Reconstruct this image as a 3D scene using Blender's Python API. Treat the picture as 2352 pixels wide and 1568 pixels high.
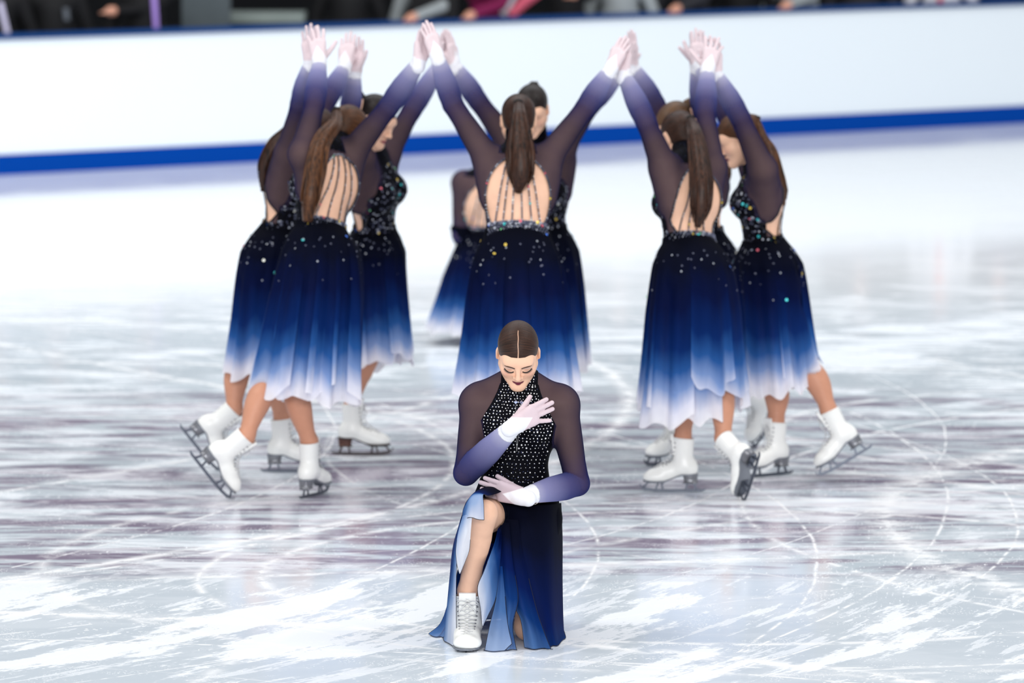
import bpy, math, random
import numpy as np
from mathutils import Matrix, Vector
rng = np.random.default_rng(7); random.seed(7)
for o in list(bpy.data.objects): bpy.data.objects.remove(o)
S = bpy.context.scene; COL = S.collection
# ------------------------------------------------------------------ camera
FPX = 13067.0; CAMZ = 3.2; PITCH = math.atan(1314 / FPX)
cam_d = bpy.data.cameras.new('camera'); cam = bpy.data.objects.new('camera', cam_d); COL.objects.link(cam)
cam.location = (0, 0, CAMZ); cam.rotation_euler = (math.pi / 2 - PITCH, 0, 0)
cam_d.sensor_width = 36; cam_d.lens = 36 * FPX / 2352; cam_d.clip_end = 300
cam_d.dof.use_dof = True; cam_d.dof.focus_distance = 20.85; cam_d.dof.aperture_fstop = 3.2
S.camera = cam
# ------------------------------------------------------------------ world, lights, exposure
S.view_settings.view_transform = 'Standard'; S.view_settings.look = 'None'
S.view_settings.exposure = 0.0; S.view_settings.gamma = 1; S.view_settings.use_curve_mapping = False
w = bpy.data.worlds.new('arena'); S.world = w; w.use_nodes = True
w.node_tree.nodes['Background'].inputs[0].default_value = (0.92, 0.955, 1, 1)
w.node_tree.nodes['Background'].inputs[1].default_value = 0.60
def area(name, loc, tgt, sx, sy, e, c=(1, 1, 1)):
    l = bpy.data.lights.new(name, 'AREA'); l.shape = 'RECTANGLE'; l.size = sx; l.size_y = sy; l.energy = e; l.color = c
    o = bpy.data.objects.new(name, l); COL.objects.link(o); o.location = loc
    o.rotation_euler = (Vector(tgt) - Vector(loc)).to_track_quat('-Z', 'Y').to_euler(); return o
area('arena_and_fill_light', (-10, 19, 17), (0, 27, 0), 8, 8, 1330, (1, .98, .95))
area('arena_and_fill_light', (11, 20, 17), (0, 28, 0), 8, 8, 1100, (1, .98, .96))
area('arena_and_fill_light', (0, 34, 17), (0, 27, 0), 20, 8, 1250, (.95, .98, 1))
area('arena_and_fill_light', (0, 34, 11), (0, 45, 0), 36, 6, 1450, (.96, .98, 1))  # added lamp, not arena rig, aimed to brighten the boards and far ice
area('arena_and_fill_light', (0, -8, 9), (0, 26, 1), 18, 4, 5200, (1, 1, 1))  # added fill lamp behind the camera, not arena rig, brightens skirts and boots
S.cycles.max_bounces = 8; S.cycles.transparent_max_bounces = 16; S.cycles.sample_clamp_indirect = 6
# ------------------------------------------------------------------ projection helpers (pixel measured at a known distance -> metres)
cp, sp = math.cos(PITCH), math.sin(PITCH)
def W(px, py, D):
    a, b = (px - 1176) / FPX, -(py - 784) / FPX
    dy = cp + b * sp; s = D / dy
    return np.array([a * s, D, CAMZ + (b * cp - sp) * s])
def G(px, D, z=0.0):
    """point at distance D and height z, in image column px"""
    depth = D * cp - (z - CAMZ) * sp
    return np.array([(px - 1176) / FPX * depth, D, z])
def nrm(v): v = np.asarray(v, float); return v / (np.linalg.norm(v) + 1e-12)
# ------------------------------------------------------------------ materials
def lin(c): return tuple(((x / 255) / 12.92 if x / 255 <= .04045 else ((x / 255 + .055) / 1.055) ** 2.4) for x in c[:3]) + (1,)
class NT:
    def __init__(s, name):
        s.m = bpy.data.materials.new(name); s.m.use_nodes = True; s.t = s.m.node_tree; s.t.nodes.clear()
        s.out = s.n('ShaderNodeOutputMaterial')
    def n(s, ty, **k):
        x = s.t.nodes.new(ty)
        for a, b in k.items():
            if a.startswith('i_'):
                key = a[2:]; x.inputs[int(key) if key.isdigit() else key.replace('_', ' ')].default_value = b
            else: setattr(x, a, b)
        return x
    def l(s, a, b): s.t.links.new(a, b)
    def math(s, op, a, b=None, c=None, clamp=False):
        x = s.n('ShaderNodeMath', operation=op, use_clamp=clamp)
        for i, v in enumerate((a, b, c)):
            if v is None: continue
            if isinstance(v, (int, float)): x.inputs[i].default_value = v
            else: s.l(v, x.inputs[i])
        return x.outputs[0]
    def ramp(s, fac, stops, interp='LINEAR'):
        r = s.n('ShaderNodeValToRGB'); cr = r.color_ramp; cr.interpolation = interp
        while len(cr.elements) < len(stops): cr.elements.new(.5)
        for e, (p, c) in zip(cr.elements, stops): e.position = p; e.color = c if len(c) == 4 else tuple(c) + (1,)
        s.l(fac, r.inputs[0]); return r.outputs[0]
    def mix(s, f, a, b):
        x = s.n('ShaderNodeMix', data_type='RGBA')
        for i, v in ((0, f), (6, a), (7, b)):
            if isinstance(v, (int, float)): x.inputs[i].default_value = v
            elif isinstance(v, tuple): x.inputs[i].default_value = v
            else: s.l(v, x.inputs[i])
        return x.outputs[2]
def pmat(name, col, rough=.5, metal=0, spec=.5, noise=None, bump=0, sheen=0, nscale=40):
    t = NT(name); p = t.n('ShaderNodeBsdfPrincipled'); t.l(p.outputs[0], t.out.inputs[0])
    p.inputs['Roughness'].default_value = rough; p.inputs['Metallic'].default_value = metal
    p.inputs['Specular IOR Level'].default_value = spec; p.inputs['Sheen Weight'].default_value = sheen
    c = lin(col); tc = t.n('ShaderNodeTexCoord')
    nz = t.n('ShaderNodeTexNoise', i_Scale=nscale, i_Detail=3.0); t.l(tc.outputs['Object'], nz.inputs['Vector'])
    a = noise if noise is not None else .08
    t.l(t.mix(nz.outputs[0], tuple(x * (1 - a) for x in c[:3]) + (1,), tuple(min(1, x * (1 + a)) for x in c[:3]) + (1,)), p.inputs['Base Color'])
    if bump:
        b = t.n('ShaderNodeBump', i_Strength=bump, i_Distance=.002); t.l(nz.outputs[0], b.inputs['Height']); t.l(b.outputs[0], p.inputs['Normal'])
    return t.m
def vcol_mat(name, rough=.5, spec=.4, sss=0):
    t = NT(name); p = t.n('ShaderNodeBsdfPrincipled', i_Roughness=rough); t.l(p.outputs[0], t.out.inputs[0])
    p.inputs['Specular IOR Level'].default_value = spec
    a = t.n('ShaderNodeAttribute', attribute_name='Col'); tc = t.n('ShaderNodeTexCoord')
    nz = t.n('ShaderNodeTexNoise', i_Scale=30.0, i_Detail=4.0); t.l(tc.outputs['Object'], nz.inputs['Vector'])
    m = t.n('ShaderNodeMix', data_type='RGBA', blend_type='MULTIPLY'); m.inputs[0].default_value = 1
    t.l(a.outputs['Color'], m.inputs[6]); t.l(t.ramp(nz.outputs[0], [(.3, (.94, .93, .93)), (.7, (1, 1, 1))]), m.inputs[7])
    t.l(m.outputs[2], p.inputs['Base Color'])
    if sss:
        p.inputs['Subsurface Weight'].default_value = sss; p.inputs['Subsurface Radius'].default_value = (.012, .004, .002); p.inputs['Subsurface Scale'].default_value = .6
    return t.m
M = {}
M['skin'] = vcol_mat('skin', .48, .35)
M['glove'] = vcol_mat('glove_fabric', .75, .2)
def sheer_mat(name, stops, alphas):
    """thin stretch mesh: weave gaps let the skin through, denser when seen edge-on"""
    t = NT(name); a = t.n('ShaderNodeAttribute', attribute_name='g')
    col = t.ramp(a.outputs['Fac'], [(p, lin(c)) for p, c in stops])
    al = t.ramp(a.outputs['Fac'], [(p, (x, x, x, 1)) for p, x in alphas])
    lw = t.n('ShaderNodeLayerWeight', i_Blend=.35)
    e = t.math('ADD', al, t.math('MULTIPLY', lw.outputs['Facing'], .45), clamp=True)
    d = t.n('ShaderNodeBsdfDiffuse'); t.l(col, d.inputs[0])
    s_ = t.n('ShaderNodeBsdfSheen', i_Roughness=.5); s_.inputs[0].default_value = (.25, .25, .4, 1)
    ad = t.n('ShaderNodeMixShader', i_0=.06); t.l(d.outputs[0], ad.inputs[1]); t.l(s_.outputs[0], ad.inputs[2])
    tr = t.n('ShaderNodeBsdfTransparent'); mx = t.n('ShaderNodeMixShader')
    t.l(e, mx.inputs[0]); t.l(tr.outputs[0], mx.inputs[1]); t.l(ad.outputs[0], mx.inputs[2]); t.l(mx.outputs[0], t.out.inputs[0])
    return t.m
M['sheer'] = sheer_mat('sheer_mesh', [(0, (50, 43, 63)), (.3, (36, 33, 58)), (.46, (27, 30, 76)), (.62, (64, 68, 118)), (.80, (130, 131, 174)), (.945, (200, 199, 222)), (.96, (234, 234, 240))],
                       [(0, .66), (.35, .70), (.6, .76), (.94, .84), (.96, .96)])
def skirt_mat(name, stops, alpha=.93):
    t = NT(name); a = t.n('ShaderNodeAttribute', attribute_name='g')
    nz = t.n('ShaderNodeTexNoise', i_Scale=14.0, i_Detail=2.0); tc = t.n('ShaderNodeTexCoord'); mp = t.n('ShaderNodeMapping'); mp.inputs['Scale'].default_value = (1, 1, .22); t.l(tc.outputs['Object'], mp.inputs[0]); t.l(mp.outputs[0], nz.inputs['Vector'])
    f = t.math('ADD', a.outputs['Fac'], t.math('MULTIPLY', t.math('SUBTRACT', nz.outputs[0], .5), .13), clamp=True)
    col = t.ramp(f, [(p, lin(c)) for p, c in stops])
    d = t.n('ShaderNodeBsdfPrincipled', i_Roughness=.75); d.inputs['Specular IOR Level'].default_value = .07; t.l(col, d.inputs['Base Color'])
    tl = t.n('ShaderNodeBsdfTranslucent'); t.l(col, tl.inputs[0])
    m1 = t.n('ShaderNodeMixShader', i_0=.24); t.l(d.outputs[0], m1.inputs[1]); t.l(tl.outputs[0], m1.inputs[2])
    al = t.ramp(a.outputs['Fac'], [(0, (1, 1, 1, 1)), (.35, (.98, .98, .98, 1)), (.6, (alpha, alpha, alpha, 1)), (1, (alpha - .10,) * 3 + (1,))])
    lw = t.n('ShaderNodeLayerWeight', i_Blend=.3); e = t.math('ADD', al, t.math('MULTIPLY', lw.outputs['Facing'], .3), clamp=True)
    tr = t.n('ShaderNodeBsdfTransparent'); mx = t.n('ShaderNodeMixShader')
    t.l(e, mx.inputs[0]); t.l(tr.outputs[0], mx.inputs[1]); t.l(m1.outputs[0], mx.inputs[2]); t.l(mx.outputs[0], t.out.inputs[0])
    return t.m
OMB = [(0, (3, 5, 15)), (.28, (3, 8, 32)), (.46, (3, 16, 60)), (.62, (7, 42, 104)), (.73, (42, 92, 160)), (.83, (132, 160, 210)), (.93, (236, 236, 248)), (1, (250, 248, 252))]
M['skirt'] = skirt_mat('ombre_chiffon', OMB)
M['skirt_hero'] = skirt_mat('ombre_chiffon_long', [(0, (3, 4, 13)), (.2, (4, 10, 36)), (.4, (4, 26, 84)), (.55, (16, 58, 122)), (.7, (78, 118, 174)), (.85, (158, 180, 216)), (1, (236, 238, 246))], .92)
def glitter_mat(name, base, thr, bright):
    t = NT(name); tc = t.n('ShaderNodeTexCoord'); v = t.n('ShaderNodeTexVoronoi', i_Scale=260.0); t.l(tc.outputs['Object'], v.inputs['Vector'])
    p = t.n('ShaderNodeBsdfPrincipled', i_Roughness=.7); t.l(p.outputs[0], t.out.inputs[0]); p.inputs['Specular IOR Level'].default_value = .08
    sepn = t.n('ShaderNodeSeparateColor'); t.l(v.outputs['Color'], sepn.inputs[0])
    k = t.math('GREATER_THAN', sepn.outputs[0], thr); k2 = t.math('MULTIPLY', k, t.math('LESS_THAN', v.outputs['Distance'], .3))
    t.l(t.mix(k2, lin(base), lin(bright)), p.inputs['Base Color']); t.l(t.math('MULTIPLY', k2, .8), p.inputs['Metallic'])
    return t.m
M['bodice'] = glitter_mat('glitter_velvet', (3, 3, 10), .9, (90, 100, 150))
M['stone'] = pmat('rhinestone', (250, 250, 252), .12, .1, 1.0)
M['strap'] = pmat('black_strap', (14, 12, 20), .6)
M['navythread'] = pmat('navy_thread', (8, 12, 34), .8)
M['crystal'] = pmat('crystal', (205, 215, 250), .04, .85)
SEQ = [('sequin_silver', (186, 190, 204)), ('sequin_dim', (92, 96, 120)), ('sequin_blue', (50, 120, 240)), ('sequin_cyan', (70, 225, 230)), ('sequin_gold', (250, 215, 90)), ('sequin_pink', (240, 110, 130)), ('sequin_white', (255, 255, 240)), ('sequin_green', (140, 235, 160))]
SEQM = [pmat(n, c, .35, .35, .8) for n, c in SEQ]
def hair_mat(name, dark, light):
    t = NT(name); p = t.n('ShaderNodeBsdfPrincipled', i_Roughness=.40); t.l(p.outputs[0], t.out.inputs[0]); p.inputs['Specular IOR Level'].default_value = .24
    a = t.n('ShaderNodeAttribute', attribute_name='hc'); nz = t.n('ShaderNodeTexNoise', i_Scale=1.0, i_Detail=4.0, i_Roughness=.65); t.l(a.outputs['Vector'], nz.inputs['Vector'])
    t.l(t.ramp(nz.outputs[0], [(.34, lin(dark)), (.66, lin(light))]), p.inputs['Base Color'])
    b = t.n('ShaderNodeBump', i_Strength=.55, i_Distance=.0018); t.l(nz.outputs[0], b.inputs['Height']); t.l(b.outputs[0], p.inputs['Normal'])
    return t.m
M['hair_brown'] = hair_mat('hair_brown', (16, 9, 7), (72, 44, 31))
M['hair_dark'] = hair_mat('hair_dark', (12, 9, 9), (40, 30, 27))
M['hair_light'] = hair_mat('hair_light', (48, 32, 22), (120, 88, 62))
M['hair_chestnut'] = hair_mat('hair_chestnut', (28, 15, 9), (100, 62, 36))
M['boot'] = pmat('white_leather', (240, 240, 236), .32, 0, .5, .03, .1)
M['sole'] = pmat('grey_sole', (120, 124, 132), .45, .2)
M['heel_silver'] = pmat('pewter_heel', (128, 129, 134), .3, .6)
M['heel_brown'] = pmat('stacked_brown_heel', (78, 44, 34), .5, 0, .5, .3, 0, 0, 90)
M['sole_dark'] = pmat('dark_sole', (40, 30, 30), .5)
M['steel'] = pmat('blade_steel', (92, 97, 108), .38, .8)
M['steel_dark'] = pmat('dark_steel', (70, 64, 66), .35, .8)
M['lace'] = pmat('white_lace', (214, 214, 214), .8)
M['eyelet'] = pmat('eyelet_metal', (120, 120, 126), .3, .7)
M['tie'] = pmat('hair_elastic', (14, 11, 11), .7)
M['brow'] = pmat('brow_hair', (66, 44, 36), .8); M['lash'] = pmat('lash', (14, 11, 12), .7)
# ------------------------------------------------------------------ mesh helpers
def mesh(name, V, Fs, mat, smooth=True, attrs=None, mi=None):
    """V (n,3); Fs list of (m,k) int arrays"""
    me = bpy.data.meshes.new(name); V = np.ascontiguousarray(V, dtype=np.float32)
    Fs = [np.asarray(f, dtype=np.int32) for f in (Fs if isinstance(Fs, list) else [Fs]) if len(f)]
    me.vertices.add(len(V)); me.vertices.foreach_set('co', V.ravel())
    lp = np.concatenate([f.ravel() for f in Fs]); tot = np.concatenate([np.full(len(f), f.shape[1], np.int32) for f in Fs])
    st = np.concatenate([[0], np.cumsum(tot)[:-1]]).astype(np.int32)
    me.loops.add(len(lp)); me.loops.foreach_set('vertex_index', lp); me.polygons.add(len(tot)); me.polygons.foreach_set('loop_start', st)
    try: me.polygons.foreach_set('loop_total', tot)
    except Exception: pass
    for m in (mat if isinstance(mat, list) else [mat]): me.materials.append(m)
    if mi is not None: me.polygons.foreach_set('material_index', np.asarray(mi, np.int32))
    me.update(calc_edges=True)
    me.polygons.foreach_set('use_smooth', np.full(len(tot), bool(smooth)))
    for k, a in (attrs or {}).items():
        a = np.asarray(a, np.float32)
        if a.ndim == 1: me.attributes.new(k, 'FLOAT', 'POINT').data.foreach_set('value', a)
        elif a.shape[1] == 3 and k != 'Col': me.attributes.new(k, 'FLOAT_VECTOR', 'POINT').data.foreach_set('vector', a.ravel())
        else:
            if a.shape[1] == 3: a = np.c_[a, np.ones(len(a), np.float32)]
            me.attributes.new(k, 'FLOAT_COLOR', 'POINT').data.foreach_set('color', a.astype(np.float32).ravel())
    me.validate(); return me
def link(name, me, parent=None, label=None, stuff=False):
    o = bpy.data.objects.new(name, me); COL.objects.link(o)
    if parent is not None: o.parent = parent
    if label: o['label'] = label
    if stuff: o['kind'] = 'stuff'
    return o
def root(name, loc, label, cat, group=None):
    o = bpy.data.objects.new(name, None); COL.objects.link(o); o.location = loc; o['label'] = label; o['category'] = cat
    if group: o['group'] = group
    return o
def tube(P, r, sides=6, cap=True, flat=None):
    P = np.asarray(P, float); n = len(P); r = np.broadcast_to(np.asarray(r, float), (n,))
    T = np.gradient(P, axis=0); T /= np.linalg.norm(T, axis=1)[:, None] + 1e-12
    ref = np.array([0, 0, 1.]) if abs(T[:, 2]).mean() < .8 else np.array([1., 0, 0])
    A = np.cross(T, ref); A /= np.linalg.norm(A, axis=1)[:, None] + 1e-12; B = np.cross(T, A)
    th = np.linspace(0, 2 * np.pi, sides, endpoint=False)
    V = P[:, None] + r[:, None, None] * (np.cos(th)[None, :, None] * A[:, None] + np.sin(th)[None, :, None] * B[:, None])
    V = V.reshape(-1, 3); i = np.arange(n - 1)[:, None] * sides; j = np.arange(sides)[None]; j2 = (j + 1) % sides
    Fq = np.stack([i + j, i + j2, i + sides + j2, i + sides + j], -1).reshape(-1, 4)
    out = [Fq]
    if cap and sides > 2: 
        k = np.arange(1, sides - 1); z = np.zeros_like(k)
        out.append(np.concatenate([np.stack([z, k + 1, k], -1), np.stack([z, k, k + 1], -1) + (n - 1) * sides]))
    return V, out
def joinm(parts):
    Vs, quads, tris, off = [], [], [], 0
    for V, Fs in parts:
        Vs.append(V)
        for f in (Fs if isinstance(Fs, list) else [Fs]):
            f = np.asarray(f)
            if len(f) == 0: continue
            (quads if f.shape[1] == 4 else tris).append(f + off)
        off += len(V)
    return np.concatenate(Vs), ([np.concatenate(quads)] if quads else []) + ([np.concatenate(tris)] if tris else [])
BOXF = np.array([[0, 1, 3, 2], [4, 6, 7, 5], [0, 4, 5, 1], [2, 3, 7, 6], [0, 2, 6, 4], [1, 5, 7, 3]])
def box(lo, hi):
    V = np.array([[x, y, z] for x in (lo[0], hi[0]) for y in (lo[1], hi[1]) for z in (lo[2], hi[2])], float); return V, BOXF
def prism(poly, x0, x1):
    """polygon in (y,z) extruded along x, fan capped (convex-ish)"""
    p = np.asarray(poly, float); n = len(p)
    V = np.concatenate([np.c_[np.full(n, x0), p], np.c_[np.full(n, x1), p]]); i = np.arange(n); j = (i + 1) % n
    k = np.arange(1, n - 1); z = np.zeros_like(k)
    return V, [np.stack([i, j, j + n, i + n], -1), np.concatenate([np.stack([z, k + 1, k], -1), np.stack([z, k, k + 1], -1) + n])]
def sph(c, r, seg=6, ring=4, sc=(1, 1, 1)):
    th = np.linspace(0, 2 * np.pi, seg, endpoint=False); ph = np.linspace(0, np.pi, ring + 1)[1:-1]
    V = [[0, 0, 1]] + [[math.sin(a) * math.cos(b), math.sin(a) * math.sin(b), math.cos(a)] for a in ph for b in th] + [[0, 0, -1]]
    V = np.array(V) * r * np.array(sc) + np.array(c); q, t = [], []
    for b in range(seg): t.append([0, 1 + b, 1 + (b + 1) % seg])
    for a in range(ring - 2):
        for b in range(seg):
            i = 1 + a * seg; q.append([i + b, i + seg + b, i + seg + (b + 1) % seg, i + (b + 1) % seg])
    i = 1 + (ring - 2) * seg
    for b in range(seg): t.append([len(V) - 1, i + (b + 1) % seg, i + b])
    return V, ([np.array(q)] if q else []) + [np.array(t)]
def spline(P, n):
    P = np.asarray(P, float); m = len(P); Q = np.concatenate([[2 * P[0] - P[1]], P, [2 * P[-1] - P[-2]]])
    u = np.linspace(0, m - 1 - 1e-9, n); i = u.astype(int); t = (u - i)[:, None]
    a, b, c, d = Q[i], Q[i + 1], Q[i + 2], Q[i + 3]
    return .5 * (2 * b + (c - a) * t + (2 * a - 5 * b + 4 * c - d) * t ** 2 + (3 * b - a - 3 * c + d) * t ** 3)
# ------------------------------------------------------------------ implicit surfaces
def smin(a, b, k):
    h = np.clip(.5 + .5 * (b - a) / k, 0, 1); return b * (1 - h) + a * h - k * h * (1 - h)
def smax(a, b, k): return -smin(-a, -b, k)
class Field:
    def __init__(s, prims=None): s.p = list(prims or [])
    def add(s, fn, lo, hi, k=.01, op='u'): s.p.append((fn, np.asarray(lo, float), np.asarray(hi, float), k, op)); return s
    def grid(s, xs, ys, zs):
        F = np.full((len(xs), len(ys), len(zs)), .3, np.float32)
        for fn, lo, hi, k, op in s.p:
            m = max(k, .02) + .012; sl = []
            for ax, a in enumerate((xs, ys, zs)):
                i0 = np.searchsorted(a, lo[ax] - m); i1 = np.searchsorted(a, hi[ax] + m); sl.append(slice(i0, i1))
            if any(q.stop <= q.start for q in sl): continue
            X = xs[sl[0]][:, None, None]; Y = ys[sl[1]][None, :, None]; Z = zs[sl[2]][None, None, :]
            d = fn(X, Y, Z); sub = F[sl[0], sl[1], sl[2]]
            F[sl[0], sl[1], sl[2]] = smin(sub, d, k) if op == 'u' else smax(sub, -d, k)
        return F
    def at(s, P):
        P = np.asarray(P, float); out = np.full(len(P), .3)
        for fn, lo, hi, k, op in s.p:
            m = k + .3; msk = np.all((P > lo - m) & (P < hi + m), axis=1)
            if not msk.any(): continue
            q = P[msk]; d = fn(q[:, 0], q[:, 1], q[:, 2]); out[msk] = smin(out[msk], d, k) if op == 'u' else smax(out[msk], -d, k)
        return out
    # primitives
    def seg(s, a, b, rs, k=.01, off=None, op='u'):
        a = np.asarray(a, float); b = np.asarray(b, float); ab = b - a; L2 = ab @ ab; ts = np.linspace(0, 1, len(rs)); rs = np.asarray(rs, float)
        R = rs.max(); lo = np.minimum(a, b) - R; hi = np.maximum(a, b) + R
        if off is not None: off = np.asarray(off, float); lo = lo - np.abs(off); hi = hi + np.abs(off)
        def fn(X, Y, Z):
            x, y, z = X - a[0], Y - a[1], Z - a[2]; t = np.clip((x * ab[0] + y * ab[1] + z * ab[2]) / L2, 0, 1)
            r = rs[0] + (rs[1] - rs[0]) * t if len(rs) == 2 else np.interp(t, ts, rs)
            dx, dy, dz = x - t * ab[0], y - t * ab[1], z - t * ab[2]
            if off is not None:
                w_ = np.sin(np.pi * t); dx, dy, dz = dx - off[0] * w_, dy - off[1] * w_, dz - off[2] * w_
            return np.sqrt(dx * dx + dy * dy + dz * dz) - r
        return s.add(fn, lo, hi, k, op)
    def ell(s, c, R, rad, k=.01, op='u'):
        c = np.asarray(c, float); R = np.asarray(R, float); rad = np.asarray(rad, float); e = rad.max()
        def fn(X, Y, Z):
            x, y, z = X - c[0], Y - c[1], Z - c[2]
            u = [(x * R[0, i] + y * R[1, i] + z * R[2, i]) / rad[i] for i in range(3)]
            k0 = np.sqrt(u[0] ** 2 + u[1] ** 2 + u[2] ** 2) + 1e-9
            k1 = np.sqrt((u[0] / rad[0]) ** 2 + (u[1] / rad[1]) ** 2 + (u[2] / rad[2]) ** 2) + 1e-9
            return k0 * (k0 - 1) / k1
        return s.add(fn, c - e, c + e, k, op)
def axis(lo, hi, h, fine=None):
    pts = [lo]; x = lo
    while x < hi:
        st = h
        for a, b, hf in (fine or []):
            if a - h < x < b: st = min(st, hf)
        x += st; pts.append(x)
    return np.array(pts)
def nets(F, xs, ys, zs):
    Sg = F < 0; c = np.zeros(tuple(n - 1 for n in F.shape), np.int8)
    for a in (0, 1):
        for b in (0, 1):
            for d in (0, 1): c += Sg[a:F.shape[0] - 1 + a, b:F.shape[1] - 1 + b, d:F.shape[2] - 1 + d]
    act = (c > 0) & (c < 8); ii, jj, kk = np.nonzero(act); n = len(ii); idx = np.full(act.shape, -1, np.int32); idx[ii, jj, kk] = np.arange(n)
    acc = np.zeros((n, 3)); cnt = np.zeros(n); cs = [(a, b, d) for a in (0, 1) for b in (0, 1) for d in (0, 1)]
    for p in cs:
        for ax in range(3):
            if p[ax]: continue
            q = list(p); q[ax] = 1
            fa = F[ii + p[0], jj + p[1], kk + p[2]]; fb = F[ii + q[0], jj + q[1], kk + q[2]]; m = (fa < 0) != (fb < 0)
            t = (fa[m] / (fa[m] - fb[m])).astype(float)
            acc[m, 0] += xs[ii[m] + p[0]] * (1 - t) + xs[ii[m] + q[0]] * t
            acc[m, 1] += ys[jj[m] + p[1]] * (1 - t) + ys[jj[m] + q[1]] * t
            acc[m, 2] += zs[kk[m] + p[2]] * (1 - t) + zs[kk[m] + q[2]] * t
            cnt[m] += 1
    V = acc / cnt[:, None]; faces = []
    s = Sg
    for ax in range(3):
        sl0 = [slice(1, -1)] * 3; sl1 = [slice(1, -1)] * 3; sl0[ax] = slice(0, -1); sl1[ax] = slice(1, None)
        A, B = s[tuple(sl0)], s[tuple(sl1)]; e = np.nonzero(A != B); ins = A[e]
        g = [e[0] + (ax != 0), e[1] + (ax != 1), e[2] + (ax != 2)]; u, v = [(1, 2), (2, 0), (0, 1)][ax]
        def cell(du, dv):
            q = list(g); q[u] = q[u] - du; q[v] = q[v] - dv; return idx[q[0], q[1], q[2]]
        f = np.stack([cell(1, 1), cell(0, 1), cell(0, 0), cell(1, 0)], -1); f[~ins] = f[~ins][:, ::-1]; faces.append(f)
    Fq = np.concatenate(faces); Fq = Fq[(Fq >= 0).all(1)]
    return V, Fq
def relax(V, Fq, it=1, lam=.5):
    E = np.concatenate([Fq[:, [i, (i + 1) % Fq.shape[1]]] for i in range(Fq.shape[1])]); n = len(V)
    deg = np.bincount(E[:, 0], minlength=n) + np.bincount(E[:, 1], minlength=n)
    for _ in range(it):
        A = np.stack([np.bincount(E[:, 0], V[E[:, 1], a], n) + np.bincount(E[:, 1], V[E[:, 0], a], n) for a in range(3)], -1)
        V = V + lam * (A / np.maximum(deg, 1)[:, None] - V)
    return V
def tri(Fq): return np.concatenate([Fq[:, [0, 1, 2]], Fq[:, [0, 2, 3]]])
def clip(V, T, f):
    """keep f>0; V may carry extra columns"""
    f = np.asarray(f, float); ins = f > 0; c = ins[T].sum(1); keep = [T[c == 3]]; newV = [V]; off = len(V)
    mx = T[(c == 1) | (c == 2)]
    if len(mx):
        one = ins[mx].sum(1) == 1; lone = np.where(one[:, None], ins[mx], ~ins[mx]).argmax(1)
        r = np.arange(len(mx)); a, b, d = mx[r, lone], mx[r, (lone + 1) % 3], mx[r, (lone + 2) % 3]
        ek = np.concatenate([np.sort(np.stack([a, b], -1), 1), np.sort(np.stack([a, d], -1), 1)])
        uq, inv = np.unique(ek, axis=0, return_inverse=True); inv = inv.ravel()
        t = f[uq[:, 0]] / (f[uq[:, 0]] - f[uq[:, 1]]); newV.append(V[uq[:, 0]] * (1 - t)[:, None] + V[uq[:, 1]] * t[:, None])
        e1, e2 = inv[:len(mx)] + off, inv[len(mx):] + off
        keep.append(np.stack([a, e1, e2], -1)[one]); keep.append(np.stack([b, d, e2], -1)[~one]); keep.append(np.stack([b, e2, e1], -1)[~one])
    T = np.concatenate(keep); V = np.concatenate(newV); u, inv = np.unique(T, return_inverse=True)
    return V[u], inv.reshape(T.shape)
def build(field, h, fine=(None, None, None), it=1, pad=.02, Fgrid=None):
    lo = np.min([p[1] for p in field.p if p[4] == 'u'], axis=0) - pad; hi = np.max([p[2] for p in field.p if p[4] == 'u'], axis=0) + pad
    ax = [axis(lo[i], hi[i], h, fine[i]) for i in range(3)]; F = field.grid(*ax)
    V, Fq = nets(F, *ax); return (relax(V, Fq, it, .4) if it else V), Fq
def trace(field, O, D, n=50, maxd=.6, off=0.0):
    O = np.array(O, float); D = np.asarray(D, float); t = np.zeros(len(O))
    for _ in range(n):
        d = field.at(O + D * t[:, None]) - off; t += np.clip(d, -.02, .05) * .8
    return O + D * t[:, None], (np.abs(d) < .01) & (t < maxd)
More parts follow.
